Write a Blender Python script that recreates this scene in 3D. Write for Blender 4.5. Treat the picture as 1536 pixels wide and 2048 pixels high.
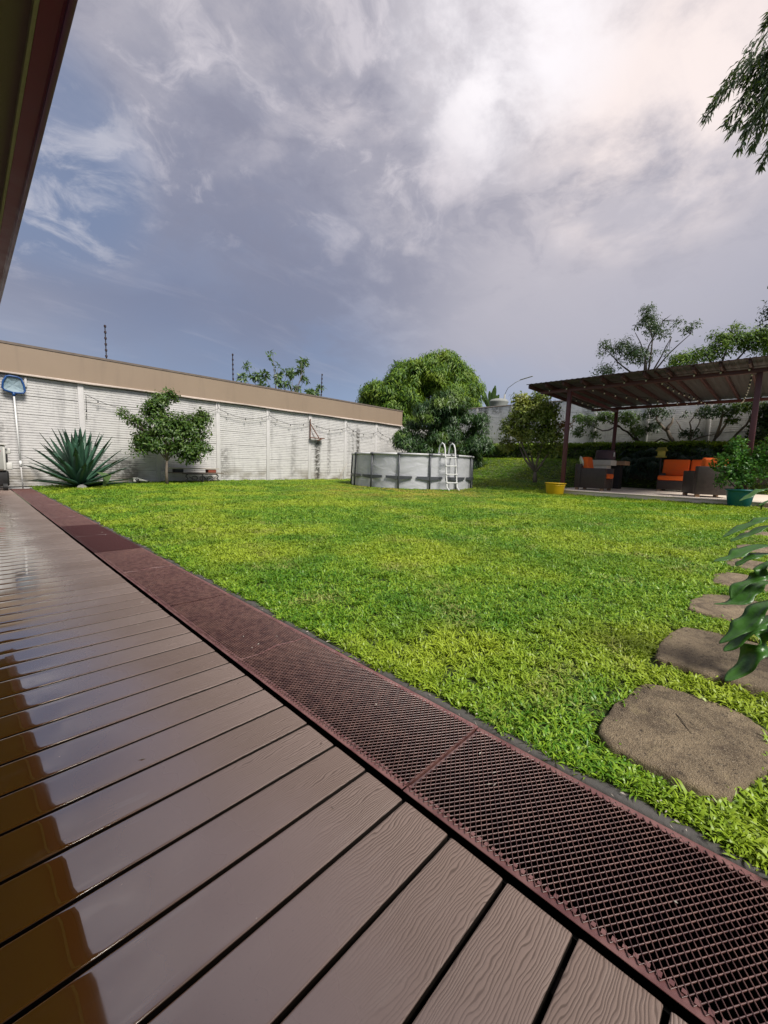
import bpy, math, random
import numpy as np
from mathutils import Vector, Matrix, Euler
random.seed(7); RNG = np.random.default_rng(11)
R = math.radians
for o in list(bpy.data.objects): bpy.data.objects.remove(o)
scene = bpy.context.scene; COL = scene.collection

# ------------------------------------------------------------ camera
CAMH = 0.874
cd = bpy.data.cameras.new('camera'); cam = bpy.data.objects.new('camera', cd); COL.objects.link(cam)
fw = Vector((0.71344481, 0.69131976, -0.11433935)); rt = Vector((0.69810871, -0.71531913, 0.03102858)); up = Vector((0.06033845, 0.10195847, 0.99295707))
mw = Matrix((rt, up, -fw)).transposed().to_4x4(); mw.translation = (0, 0, CAMH); cam.matrix_world = mw
cd.sensor_fit = 'HORIZONTAL'; cd.sensor_width = 36; cd.lens = 36 * 814.68 / 1536; cd.clip_start = 0.02; cd.clip_end = 2000
scene.camera = cam
scene.render.resolution_x, scene.render.resolution_y = 768, 1024

# ------------------------------------------------------------ exposure
scene.view_settings.view_transform = 'Standard'; scene.view_settings.look = 'None'
scene.view_settings.gamma = 1; scene.view_settings.use_curve_mapping = False
scene.view_settings.exposure = 0.95
SKY_GAIN = 0.57          # the sky's radiance is given as it shows at exposure 0.95

# ------------------------------------------------------------ sun
SUN_AZ, SUN_EL = 184, 50
sl = bpy.data.lights.new('sun', 'SUN'); sl.energy = 2.5; sl.angle = R(20); sl.color = (1, .95, .88)
so = bpy.data.objects.new('sun', sl); COL.objects.link(so)
sd = Vector((math.sin(R(SUN_AZ)) * math.cos(R(SUN_EL)), math.cos(R(SUN_AZ)) * math.cos(R(SUN_EL)), math.sin(R(SUN_EL))))
so.rotation_euler = sd.to_track_quat('Z', 'Y').to_euler()

# ------------------------------------------------------------ node helper
class NT:
    def __init__(s, tree): s.t = tree; s.n = tree.nodes; s.l = tree.links
    def add(s, kind, **kw):
        n = s.n.new(kind)
        for k, v in kw.items():
            if k.startswith('i_'):
                key = k[2:]; key = int(key) if key.isdigit() else key.replace('_', ' ')
                s.put(n.inputs[key], v)
            else: setattr(n, k, v)
        return n
    def put(s, sock, v):
        if isinstance(v, bpy.types.NodeSocket): s.l.new(v, sock)
        else:
            if isinstance(v, (tuple, list)) and len(v) == 3 and sock.type == 'RGBA': v = (*v, 1)
            sock.default_value = v
    def math(s, op, a, b=0.0, c=0.0, clamp=False):
        n = s.n.new('ShaderNodeMath'); n.operation = op; n.use_clamp = clamp
        s.put(n.inputs[0], a); s.put(n.inputs[1], b); s.put(n.inputs[2], c); return n.outputs[0]
    def vmath(s, op, a, b=(0, 0, 0)):
        n = s.n.new('ShaderNodeVectorMath'); n.operation = op; s.put(n.inputs[0], a)
        if op == 'SCALE': s.put(n.inputs['Scale'], b)
        else: s.put(n.inputs[1], b)
        return n.outputs['Value'] if op in ('DOT_PRODUCT', 'LENGTH') else n.outputs[0]
    def mix(s, f, a, b, mode='MIX'):
        n = s.n.new('ShaderNodeMix'); n.data_type = 'RGBA'; n.blend_type = mode; n.clamp_factor = True
        s.put(n.inputs[0], f); s.put(n.inputs[6], a); s.put(n.inputs[7], b); return n.outputs[2]
    def ramp(s, f, lo, hi, a=0.0, b=1.0):
        n = s.n.new('ShaderNodeMapRange'); n.interpolation_type = 'SMOOTHSTEP'
        s.put(n.inputs[0], f); s.put(n.inputs[1], lo); s.put(n.inputs[2], hi); s.put(n.inputs[3], a); s.put(n.inputs[4], b); return n.outputs[0]
    def noise(s, vec, scale, detail=4, rough=.55, dist=0.0, color=False):
        n = s.n.new('ShaderNodeTexNoise'); s.put(n.inputs['Vector'], vec)
        s.put(n.inputs['Scale'], scale); s.put(n.inputs['Detail'], detail); s.put(n.inputs['Roughness'], rough); s.put(n.inputs['Distortion'], dist)
        return n.outputs[1 if color else 0]
    def sep(s, v):
        n = s.n.new('ShaderNodeSeparateXYZ'); s.put(n.inputs[0], v); return n.outputs
    def comb(s, x, y, z):
        n = s.n.new('ShaderNodeCombineXYZ'); s.put(n.inputs[0], x); s.put(n.inputs[1], y); s.put(n.inputs[2], z); return n.outputs[0]

# ------------------------------------------------------------ world: Nishita sky under broken cloud
W = bpy.data.worlds.new('World'); scene.world = W; W.use_nodes = True; W.node_tree.nodes.clear(); w = NT(W.node_tree)
sky = w.add('ShaderNodeTexSky', sky_type='NISHITA', sun_disc=False, sun_elevation=R(SUN_EL), sun_rotation=R(SUN_AZ), air_density=1.0, dust_density=1.5)
tc = w.add('ShaderNodeTexCoord'); D = tc.outputs['Generated']
dx, dy, dz = w.sep(D)
zc = w.math('MAXIMUM', dz, 0.0)
den = w.math('ADD', zc, .22)
uv = w.comb(w.math('DIVIDE', dx, den), w.math('DIVIDE', dy, den), 0.0)
n_big = w.noise(uv, .75, 5, .5, .3)
n_mid = w.noise(w.vmath('ADD', uv, (3.1, 7.7, 0)), 2.9, 10, .60, .2)
n_dk = w.noise(w.vmath('ADD', uv, (9.3, 1.7, 2)), 1.3, 6, .5, .35)
n_fine = w.noise(w.vmath('ADD', uv, (1.3, 4.7, 5)), 5.5, 9, .62, .5)
def near(v, lo, hi):
    v = Vector(v).normalized(); return w.ramp(w.vmath('DOT_PRODUCT', D, tuple(v)), lo, hi)
col = w.mix(w.ramp(zc, .02, .42), (.245, .330, .490), (.225, .250, .355))
col = w.mix(w.math('MULTIPLY', w.ramp(n_big, .34, .60), w.ramp(zc, .03, .26)), col, (.265, .280, .365))
high = w.ramp(zc, .30, .68)
col = w.mix(high, col, (.43, .41, .46))
lit = near((.74, .26, .66), .76, .995)
col = w.mix(w.math('MULTIPLY', lit, .72), col, (.60, .55, .575))
dk = w.math('MULTIPLY', w.ramp(n_dk, .46, .66), w.ramp(zc, .12, .4))
col = w.mix(w.math('MULTIPLY', dk, .70), col, (.195, .20, .275))
dband = w.math('MULTIPLY', near((.40, .84, .35), .93, .995), .42)
col = w.mix(dband, col, (.135, .17, .285))
dmass = w.math('MULTIPLY', near((.50, .68, .53), .91, .99), w.ramp(n_mid, .36, .56))
col = w.mix(w.math('MULTIPLY', dmass, .70), col, (.20, .21, .29))
wh = w.math('MULTIPLY', w.math('MULTIPLY', w.ramp(n_mid, .44, .74), w.ramp(zc, .36, .56)), w.math('ADD', w.math('MULTIPLY', lit, .50), w.math('MULTIPLY', high, .22)))
col = w.mix(wh, col, (.86, .78, .79))
lump = w.noise(w.vmath('ADD', uv, w.vmath('SCALE', w.noise(uv, 2.2, 4, .5, 0, True), .55)), 4.2, 10, .62, .1)
col = w.mix(w.math('MULTIPLY', w.ramp(lump, .50, .68), w.math('MULTIPLY', w.ramp(zc, .33, .60), .55)), col, (.80, .74, .77))
col = w.mix(w.math('MULTIPLY', w.ramp(lump, .50, .34), w.math('MULTIPLY', w.ramp(zc, .28, .55), .50)), col, (.23, .23, .30))
b1 = w.math('MULTIPLY', near((.792, .197, .578), .968, 1.0), w.ramp(n_mid, .30, .60)); col = w.mix(b1, col, (.95, .83, .79))
b2 = w.math('MULTIPLY', near((.633, .374, .690), .975, 1.0), w.ramp(n_mid, .35, .62)); col = w.mix(b2, col, (.98, .93, .95))
cz = near((.10, .885, .46), .980, .996)
blue = w.mix(w.ramp(n_fine, .47, .66), (.165, .22, .355), (.47, .48, .56))
col = w.mix(w.math('MULTIPLY', cz, .75), col, blue)
streak = w.noise(w.vmath('MULTIPLY', uv, (2.2, 7.0, 1)), 1.0, 6, .6, .5)
col = w.mix(w.math('MULTIPLY', w.ramp(streak, .5, .75), .14), col, (.5, .48, .54))
col = w.mix(w.ramp(dz, -.02, -.10), col, (.12, .14, .11))
nish = w.vmath('SCALE', sky.outputs[0], .9)
cl = w.vmath('SCALE', col, SKY_GAIN / .1)
out = w.mix(.93, nish, cl)
bg = w.add('ShaderNodeBackground', i_Color=out, i_Strength=.1)
wo = w.add('ShaderNodeOutputWorld'); w.l.new(bg.outputs[0], wo.inputs[0])

# ------------------------------------------------------------ materials
MATS = {}
def mat(name):
    m = bpy.data.materials.new(name); m.use_nodes = True; m.node_tree.nodes.clear(); t = NT(m.node_tree)
    b = t.add('ShaderNodeBsdfPrincipled'); o = t.add('ShaderNodeOutputMaterial'); t.l.new(b.outputs[0], o.inputs[0])
    MATS[name] = m; return m, t, b, o
def bump(t, b, h, strength=.3, dist=.01):
    n = t.add('ShaderNodeBump', i_Height=h, i_Strength=strength, i_Distance=dist); t.l.new(n.outputs[0], b.inputs['Normal'])
def pos(t): return t.add('ShaderNodeNewGeometry').outputs['Position']
def objc(t): return t.add('ShaderNodeTexCoord').outputs['Object']
def simple(name, c, rough=.5, metal=0.0, var=.25, scale=6, bmp=0.0, bscale=60, spec=.5):
    m, t, b, o = mat(name); p = objc(t); n = t.noise(p, scale, 5, .6)
    dark = tuple(x * (1 - var) for x in c); lite = tuple(min(1, x * (1 + var)) for x in c)
    t.put(b.inputs['Base Color'], t.mix(n, dark, lite)); t.put(b.inputs['Roughness'], t.ramp(n, .2, .8, rough * .8, min(1, rough * 1.2)))
    b.inputs['Metallic'].default_value = metal; b.inputs['Specular IOR Level'].default_value = spec
    if bmp: bump(t, b, t.noise(p, bscale, 4), bmp, .005)
    return m
def leafmat(name, cols, rough=.42, trans=.3, patch=None):
    """cols: dark .. light leaf colours, one drawn for each leaf"""
    m, t, b, o = mat(name); g = t.add('ShaderNodeNewGeometry')
    r = t.n.new('ShaderNodeValToRGB'); cr = r.color_ramp; cr.elements[0].color = (*cols[0], 1); cr.elements[1].color = (*cols[-1], 1)
    for i, c in enumerate(cols[1:-1]):
        e = cr.elements.new((i + 1) / (len(cols) - 1)); e.color = (*c, 1)
    t.l.new(g.outputs['Random Per Island'], r.inputs[0]); c = r.outputs[0]
    if patch:
        pc, sc, lo, hi = patch; nn = t.noise(g.outputs['Position'], sc, 2); c = t.mix(t.ramp(nn, lo, hi), c, pc)
    t.put(b.inputs['Base Color'], c); b.inputs['Roughness'].default_value = rough
    tr = t.add('ShaderNodeBsdfTranslucent'); t.put(tr.inputs[0], t.mix(.5, c, (.20, .30, .02)))
    ms = t.add('ShaderNodeMixShader', i_0=trans); t.l.new(b.outputs[0], ms.inputs[1]); t.l.new(tr.outputs[0], ms.inputs[2]); t.l.new(ms.outputs[0], o.inputs[0])
    return m

# deck boards: composite, wet along the house side
m, t, b, o = mat('deck_composite'); p = pos(t); px, py, pz = t.sep(p); oi = t.add('ShaderNodeObjectInfo').outputs['Random']
ob = objc(t)
gv = t.comb(t.math('MULTIPLY', px, 1.6), t.math('ADD', t.math('MULTIPLY', py, 95), t.math('MULTIPLY', oi, 90)), 0)
warp = t.noise(t.comb(t.math('MULTIPLY', px, 5), t.math('MULTIPLY', py, 14), oi), 1.0, 3)
gv2 = t.vmath('ADD', gv, t.comb(0, t.math('MULTIPLY', warp, 5.0), 0))
grain = t.n.new('ShaderNodeTexWave'); grain.wave_type = 'BANDS'; grain.bands_direction = 'Y'
t.put(grain.inputs['Vector'], gv2); grain.inputs['Scale'].default_value = .55; grain.inputs['Distortion'].default_value = 2.2; grain.inputs['Detail'].default_value = 3; grain.inputs['Detail Scale'].default_value = 1.3
gfine = t.noise(t.comb(t.math('MULTIPLY', px, 9), t.math('MULTIPLY', py, 240), oi), 1.0, 4)
wn = t.noise(p, 2.2, 4, .6)
edge = t.math('ADD', px, t.math('MULTIPLY', t.math('SUBTRACT', wn, .5), .42))
far = t.ramp(py, 1.5, 4.5)
tnz = t.ramp(t.sep(t.add('ShaderNodeNewGeometry').outputs['True Normal'])[2], .97, .99)   # water lies only on the top faces
film = t.ramp(edge, .06, .36, 1, 0)
film = t.math('MAXIMUM', film, t.math('MULTIPLY', t.ramp(edge, .20, .55, 1, 0), far))
damp = t.ramp(edge, .22, .66, 1, 0)
cdry = t.mix(t.noise(t.comb(px, py, oi), 1.7, 5), (.285, .205, .170), (.37, .285, .245))
cdry = t.mix(t.math('MULTIPLY', oi, .65), cdry, (.20, .132, .098))
cdry = t.mix(t.math('MULTIPLY', t.ramp(grain.outputs[1], .0, .35, 1, 0), t.math('SUBTRACT', 1.0, damp)), cdry, (.13, .087, .065))
cwet = t.mix(t.noise(p, 8, 3), (.17, .068, .008), (.22, .090, .012))
cc = t.mix(damp, cdry, (.24, .150, .118)); cc = t.mix(film, cc, cwet)
scuff = t.math('MULTIPLY', t.ramp(t.noise(t.comb(t.math('MULTIPLY', px, 3), t.math('MULTIPLY', py, 22), oi), 1.0, 6, .7), .56, .72), .22)
cc = t.mix(scuff, cc, (.36, .29, .25))
cc = t.mix(t.math('MULTIPLY', t.ramp(t.noise(p, 130, 3, .7), .60, .72), .25), cc, (.09, .06, .045))
spk = t.ramp(t.noise(t.vmath('MULTIPLY', p, (1, 1, 1)), 60, 1, .5), .80, .83); cc = t.mix(t.math('MULTIPLY', spk, .6), cc, (.5, .4, .3))
cc = t.mix(t.ramp(pz, -.0042, -.0012, 1, 0), cc, (.012, .009, .007))   # shade painted into the joints: board sides darkened so sunlit gaps read black
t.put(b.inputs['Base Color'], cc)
t.put(b.inputs['Roughness'], t.mix(film, t.mix(damp, (.46,) * 3, (.26,) * 3), (.05,) * 3)); b.inputs['IOR'].default_value = 1.6
t.put(b.inputs['Coat Weight'], t.math('MULTIPLY', t.math('MULTIPLY', damp, .95), tnz)); t.put(b.inputs['Coat IOR'], t.math('ADD', 2.25, t.math('MULTIPLY', film, .75)))
t.put(b.inputs['Coat Roughness'], t.mix(film, t.mix(damp, (.45,) * 3, (.17,) * 3), (.012,) * 3))
hh = t.math('MULTIPLY', t.math('ADD', grain.outputs[1], t.math('MULTIPLY', gfine, .7)), t.math('SUBTRACT', 1.0, t.math('MAXIMUM', film, t.math('MULTIPLY', damp, .8))))
hh = t.math('MULTIPLY', hh, t.ramp(px, .18, .74)); hh = t.math('MULTIPLY', hh, t.ramp(t.noise(t.comb(t.math('MULTIPLY', px, 2.5), t.math('MULTIPLY', py, 6), oi), 1.0, 3), .30, .60, .35, 1.25))
hh = t.math('MULTIPLY', hh, t.ramp(py, 1.2, 6, 1, .15))
bn = t.add('ShaderNodeBump', i_Height=hh, i_Strength=.45, i_Distance=.0014); t.l.new(bn.outputs[0], b.inputs['Normal'])

simple('dark_void', (.003, .003, .003), .98, spec=.1)
simple('joist_wood', (.03, .02, .015), .9)
m, t, b, o = mat('grate_steel'); p = pos(t); n = t.noise(p, 30, 5, .6); n2 = t.noise(p, 3, 4, .6)
c = t.mix(t.ramp(n, .3, .7), (.060, .020, .020), (.17, .082, .068)); c = t.mix(t.math('MULTIPLY', t.ramp(n2, .45, .75), .22), c, (.26, .15, .11))
t.put(b.inputs['Base Color'], c); b.inputs['Roughness'].default_value = .36; b.inputs['Specular IOR Level'].default_value = .9; bump(t, b, n, .3, .002)
m, t, b, o = mat('grate_edge'); p = pos(t); n = t.noise(p, 12, 6, .65)
t.put(b.inputs['Base Color'], t.mix(t.ramp(n, .3, .7), (.135, .050, .050), (.25, .125, .115))); b.inputs['Roughness'].default_value = .45; bump(t, b, n, .3, .002)
simple('grate_dark', (.055, .014, .014), .5, var=.3, scale=20)
simple('kerb_concrete', (.085, .08, .075), .85, var=.5, scale=9, bmp=.6, bscale=50)
m, t, b, o = mat('soil_turf'); p = pos(t); n = t.noise(p, 40, 6, .7); n2 = t.noise(p, .8, 4)
c = t.mix(t.ramp(n, .35, .65), (.022, .035, .010), (.09, .14, .018)); c = t.mix(t.ramp(n, .62, .75), c, (.16, .15, .06))
t.put(b.inputs['Base Color'], c); b.inputs['Roughness'].default_value = .95; bump(t, b, n, 1.0, .03)
# grass blades: each tuft its own hue, drier patches by place
m, t, b, o = mat('grass_blade'); p = pos(t); rnd = t.add('ShaderNodeObjectInfo').outputs['Random']; isl = t.add('ShaderNodeNewGeometry').outputs['Random Per Island']
f = t.math('ADD', t.math('MULTIPLY', rnd, .45), t.math('MULTIPLY', isl, .55))
c = t.mix(t.ramp(f, .15, .85), (.072, .215, .010), (.285, .44, .028))
c = t.mix(t.math('MULTIPLY', t.ramp(t.noise(p, .7, 4), .42, .60), .8), c, (.37, .46, .030))
c = t.mix(t.math('MULTIPLY', t.ramp(t.noise(t.vmath('ADD', p, (7, 2, 0)), 1.1, 5), .50, .66), .55), c, (.055, .19, .010))
c = t.mix(t.math('MULTIPLY', t.ramp(t.noise(p, 2.5, 3), .55, .75), .35), c, (.075, .20, .012))
qx, qy, qz = t.sep(p)
dry = t.math('MULTIPLY', t.ramp(t.vmath('LENGTH', t.vmath('SUBTRACT', p, (8.8, 7.8, .1))), 1.2, 3.8, 1, 0), t.ramp(t.noise(p, 1.6, 4), .40, .62))
c = t.mix(t.math('MULTIPLY', dry, .75), c, (.50, .40, .07))
dry2 = t.math('MULTIPLY', t.ramp(t.noise(t.vmath('ADD', p, (5, 3, 0)), 2.1, 3), .54, .72), t.ramp(isl, .45, .6))
c = t.mix(t.math('MULTIPLY', dry2, .7), c, (.36, .33, .12))
c = t.mix(t.ramp(isl, .955, .97), c, (.42, .34, .17))
t.put(b.inputs['Base Color'], c); b.inputs['Roughness'].default_value = .42; b.inputs['Specular IOR Level'].default_value = .45
tr = t.add('ShaderNodeBsdfTranslucent'); t.put(tr.inputs[0], t.mix(.4, c, (.25, .40, .02)))
ms = t.add('ShaderNodeMixShader', i_0=.22); t.l.new(b.outputs[0], ms.inputs[1]); t.l.new(tr.outputs[0], ms.inputs[2]); t.l.new(ms.outputs[0], o.inputs[0])

# painted precast concrete wall with weathering
def wallmat(name, axis, base, stains, footz, mossy=1.0):
    m, t, b, o = mat(name); p = pos(t); x, y, z = t.sep(p); u = x if axis == 'x' else y
    n = t.noise(p, 1.3, 6, .6); f = t.noise(p, 28, 5, .65)
    c = t.mix(n, tuple(v * .84 for v in base), tuple(min(1, v * 1.08) for v in base))
    c = t.mix(t.math('MULTIPLY', t.ramp(f, .52, .75), .35), c, tuple(v * .55 for v in base))
    vs = t.noise(t.comb(t.math('MULTIPLY', u, 3.2), 3.3, t.math('MULTIPLY', z, .35)), 1.0, 5, .65)
    c = t.mix(t.math('MULTIPLY', t.ramp(vs, .50, .74), .50), c, tuple(v * .42 for v in base))
    br = t.noise(t.comb(t.math('MULTIPLY', u, 5), 0, t.math('MULTIPLY', z, 11)), 1, 2)
    c = t.mix(t.math('MULTIPLY', t.ramp(br, .50, .64), .20), c, (.3, .29, .30))
    if mossy:
        low = t.ramp(z, footz, footz + .75, 1, 0)
        mo = t.math('MULTIPLY', low, t.ramp(t.noise(t.comb(t.math('MULTIPLY', u, .9), 1.0, t.math('MULTIPLY', z, 1.6)), 1, 5, .6), .42, .62))
        c = t.mix(t.math('MULTIPLY', mo, .75), c, (.135, .10, .040))
    for (sx, sw, z0, z1, k) in stains:
        d = t.math('ABSOLUTE', t.math('SUBTRACT', u, t.math('ADD', sx - sw * .25, t.math('MULTIPLY', t.noise(t.comb(0, 0, z), 1.4, 3), sw * .5))))
        s = t.ramp(d, sw * .2, sw, 1, 0)
        s = t.math('MULTIPLY', s, t.math('MULTIPLY', t.ramp(z, z0, z0 + .15), t.ramp(z, z1 - .1, z1 + .1, 1, 0)))
        s = t.math('MULTIPLY', s, t.ramp(t.noise(t.comb(t.math('MULTIPLY', u, 7), 2, t.math('MULTIPLY', z, 9)), 1, 4, .7), .38, .56))
        c = t.mix(t.math('MULTIPLY', s, k), c, (.055, .048, .036))
    t.put(b.inputs['Base Color'], c); b.inputs['Roughness'].default_value = .82; bump(t, b, f, .25, .006)
    return m
wallmat('wall_paint', 'x', (.66, .645, .625), [(10.72, .22, .1, 1.85, .95), (13.05, .17, .9, 2.5, .9), (12.75, .10, .9, 2.5, .5), (11.35, .16, .3, 2.2, .45), (9.5, .18, .2, 2.0, .3), (2.9, .5, .1, .9, .6), (3.5, .5, .1, .8, .65), (6.6, .3, .1, 1.3, .45), (.6, .4, .1, 1.7, .45)], .1)
wallmat('wall_paint_far', 'y', (.88, .87, .85), [(11.85, .16, 3.2, 4.1, .95), (11.55, .28, 3.4, 4.1, .9), (10.9, .4, 3.6, 4.1, .6), (6.5, .25, 2.9, 4.1, .5)], 1.9, .5)
simple('wall_post_paint', (.57, .555, .54), .8, var=.2, scale=3, bmp=.3, bscale=30)
m, t, b, o = mat('taupe_cladding'); p = pos(t); n = t.noise(p, .8, 5); n2 = t.noise(t.vmath('MULTIPLY', p, (6, 6, .5)), 1, 4)
c = t.mix(n, (.27, .20, .14), (.32, .24, .17)); c = t.mix(t.math('MULTIPLY', t.ramp(n2, .5, .8), .25), c, (.17, .13, .10))
t.put(b.inputs['Base Color'], c); b.inputs['Roughness'].default_value = .55
simple('cap_metal', (.16, .125, .10), .5, var=.3)
simple('ledge_metal', (.50, .42, .36), .5, var=.3)
simple('maroon_steel', (.105, .032, .034), .42, var=.25, scale=4)
simple('maroon_rafter', (.065, .024, .022), .55, var=.3, scale=4)
m, t, b, o = mat('roof_sheet'); p = pos(t); n = t.noise(p, 1.1, 5); n2 = t.noise(t.vmath('MULTIPLY', p, (1, 7, 1)), 2, 4)
c = t.mix(n, (.055, .052, .050), (.105, .098, .092)); c = t.mix(t.ramp(n2, .55, .75), c, (.045, .036, .030))
t.put(b.inputs['Base Color'], c); b.inputs['Roughness'].default_value = .5
tr = t.add('ShaderNodeBsdfTranslucent', i_0=(.30, .27, .25)); ms = t.add('ShaderNodeMixShader', i_0=.17); t.l.new(b.outputs[0], ms.inputs[1]); t.l.new(tr.outputs[0], ms.inputs[2]); t.l.new(ms.outputs[0], o.inputs[0])
m, t, b, o = mat('slab_stone'); p = pos(t); n = t.noise(p, 2.5, 6, .6); f = t.noise(p, 40, 3)
c = t.mix(n, (.80, .68, .55), (.90, .80, .68)); c = t.mix(t.math('MULTIPLY', t.ramp(f, .55, .7), .3), c, (.35, .28, .22))
t.put(b.inputs['Base Color'], c); b.inputs['Roughness'].default_value = .6; bump(t, b, f, .2, .004)
m, t, b, o = mat('stepping_stone_face'); p = pos(t); n = t.noise(p, 4.2, 10, .72, .8); f = t.noise(p, 55, 6, .75); f2 = t.noise(p, 220, 3, .6)
c = t.mix(t.ramp(n, .28, .68), (.080, .054, .034), (.38, .29, .18)); c = t.mix(t.ramp(f, .55, .68), c, (.32, .245, .16)); c = t.mix(t.ramp(f, .45, .33), c, (.055, .04, .028))
c = t.mix(t.math('MULTIPLY', t.ramp(f2, .58, .66), .8), c, (.44, .37, .26)); c = t.mix(t.math('MULTIPLY', t.ramp(t.noise(p, 9, 6, .7, 1.5), .56, .70), .6), c, (.085, .062, .036)); c = t.mix(t.math('MULTIPLY', t.ramp(t.noise(t.vmath('ADD', p, (3, 1, 0)), 7, 7, .7, 1.0), .55, .68), .55), c, (.38, .30, .17))
t.put(b.inputs['Base Color'], c); b.inputs['Roughness'].default_value = .8; bump(t, b, t.math('ADD', t.math('ADD', n, f), t.math('MULTIPLY', f2, .6)), 1.0, .012)
m, t, b, o = mat('pool_liner'); p = pos(t); n = t.noise(p, 1.6, 3, .5, .6); c = t.mix(n, (.47, .48, .50), (.57, .575, .59)); t.put(b.inputs['Base Color'], c); b.inputs['Roughness'].default_value = .38
bump(t, b, t.noise(t.vmath('MULTIPLY', p, (1.2, 1.2, 2.6)), 1.3, 2, .5, .8), .45, .06)
simple('pool_steel', (.075, .08, .09), .4, var=.15)
simple('pool_rim', (.55, .55, .55), .35, var=.1)
m, t, b, o = mat('pool_water'); b.inputs['Base Color'].default_value = (.02, .12, .16, 1); b.inputs['Roughness'].default_value = .04; bump(t, b, t.noise(pos(t), 5, 3), .2, .02)
simple('ladder_white', (.72, .72, .70), .4, var=.08)
simple('bark_grey', (.16, .13, .10), .9, var=.45, scale=9, bmp=.8, bscale=40)
simple('bark_dark', (.07, .055, .04), .9, var=.45, scale=9, bmp=.8, bscale=40)
simple('yellow_plastic', (.70, .44, .012), .38, var=.08)
simple('teal_plastic', (.010, .145, .145), .35, var=.12)
m, t, b, o = mat('wicker'); p = objc(t)
wv = t.n.new('ShaderNodeTexBrick'); t.put(wv.inputs['Vector'], t.comb(t.math('ADD', t.sep(p)[0], t.sep(p)[1]), t.sep(p)[2], 0)); wv.inputs['Scale'].default_value = 22; wv.inputs['Mortar Size'].default_value = .012
t.put(b.inputs['Base Color'], t.mix(t.noise(p, 12, 4), (.022, .016, .013), (.060, .044, .036))); b.inputs['Roughness'].default_value = .5; bump(t, b, wv.outputs['Fac'], -.6, .006)
simple('orange_fabric', (.82, .135, .014), .8, var=.14, scale=8, bmp=.25, bscale=12)
simple('wood_foot', (.30, .19, .11), .6)
simple('counter_concrete', (.55, .51, .44), .8, var=.2, bmp=.3)
simple('cover_fabric', (.085, .050, .062), .75, var=.2, bmp=.4, bscale=9)
simple('dark_metal', (.018, .017, .017), .5)
simple('skimmer_blue', (.010, .065, .22), .4)
simple('white_plastic', (.62, .61, .57), .45, var=.08)
simple('grey_panel', (.36, .36, .33), .5, var=.1)
simple('red_badge', (.38, .045, .07), .5, var=.05)
simple('rust_steel', (.14, .055, .028), .8, var=.5, scale=12)
simple('black_cable', (.010, .010, .010), .6)
simple('insulator', (.035, .012, .012), .5)
simple('brick_red', (.22, .06, .035), .85, var=.3)
simple('plank_wood', (.42, .38, .33), .8, var=.2)
simple('lantern_yellow', (.38, .34, .06), .6, var=.15)
simple('olive_soffit', (.20, .15, .115), .8, var=.1, scale=1.2, bmp=.15, bscale=120)
simple('plaster_edge', (.36, .30, .23), .9, var=.3, scale=20, bmp=.5, bscale=60)
simple('gutter_maroon', (.17, .003, .045), .40, var=.15)
simple('gutter_plum', (.13, .018, .12), .4, var=.1)
simple('house_wall', (.42, .38, .30), .8, var=.1)
simple('roof_tile', (.16, .07, .05), .8)
simple('step_stone_tan', (.30, .25, .16), .85, var=.3, bmp=.5)
simple('pale_rock', (.32, .31, .29), .9, var=.3, bmp=.6)
simple('terracotta', (.17, .07, .035), .8)
simple('tank_plastic', (.26, .27, .25), .7)
simple('far_ground', (.06, .075, .03), .95, var=.4, scale=.3)
simple('cushion_lime', (.50, .56, .36), .8, var=.25, scale=20)
m, t, b, o = mat('retaining_face'); p = pos(t); n = t.noise(p, 3, 6); t.put(b.inputs['Base Color'], t.mix(n, (.030, .034, .020), (.085, .078, .055))); b.inputs['Roughness'].default_value = .95
m, t, b, o = mat('bulb_glass'); b.inputs['Base Color'].default_value = (.78, .74, .66, 1); b.inputs['Roughness'].default_value = .12
m, t, b, o = mat('net_mesh'); p = pos(t); t.put(b.inputs['Base Color'], t.mix(t.noise(p, 6, 3), (.16, .25, .30), (.34, .42, .45))); b.inputs['Roughness'].default_value = .7
leafmat('leaf_mango', [(.030, .085, .010), (.07, .16, .012), (.13, .24, .014), (.20, .31, .018)], .55, .28, ((.20, .29, .018), .75, .50, .64))
leafmat('leaf_mango_low', [(.014, .045, .012), (.030, .080, .018), (.06, .13, .020)], .45, .2, ((.13, .21, .02), .6, .58, .68))
leafmat('leaf_copper', [(.16, .07, .03), (.26, .13, .05), (.20, .16, .03)], .4, .3)
leafmat('leaf_shrub', [(.030, .075, .012), (.060, .13, .018), (.12, .19, .03)], .45, .25)
leafmat('leaf_citrus', [(.09, .14, .018), (.17, .24, .03), (.30, .35, .06)], .40, .32, ((.26, .28, .04), .9, .48, .64))
leafmat('leaf_far', [(.020, .050, .018), (.040, .085, .025), (.075, .12, .035)], .4, .25)
leafmat('leaf_pale', [(.06, .12, .04), (.11, .19, .06), (.16, .25, .09)], .4, .3)
leafmat('leaf_dark', [(.012, .035, .014), (.024, .060, .020), (.045, .085, .025)], .35, .2)
leafmat('leaf_potted', [(.028, .12, .014), (.06, .20, .02), (.14, .32, .04)], .4, .28)
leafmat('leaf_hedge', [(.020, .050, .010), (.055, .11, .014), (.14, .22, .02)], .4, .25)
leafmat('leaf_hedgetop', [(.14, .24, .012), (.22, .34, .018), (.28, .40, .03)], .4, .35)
leafmat('leaf_branch', [(.022, .050, .025), (.045, .080, .035), (.11, .15, .03)], .4, .3)
m, t, b, o = mat('agave_leaf'); p = pos(t); t.put(b.inputs['Base Color'], t.mix(t.noise(p, 5, 4), (.018, .070, .040), (.060, .135, .085))); b.inputs['Roughness'].default_value = .42
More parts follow.
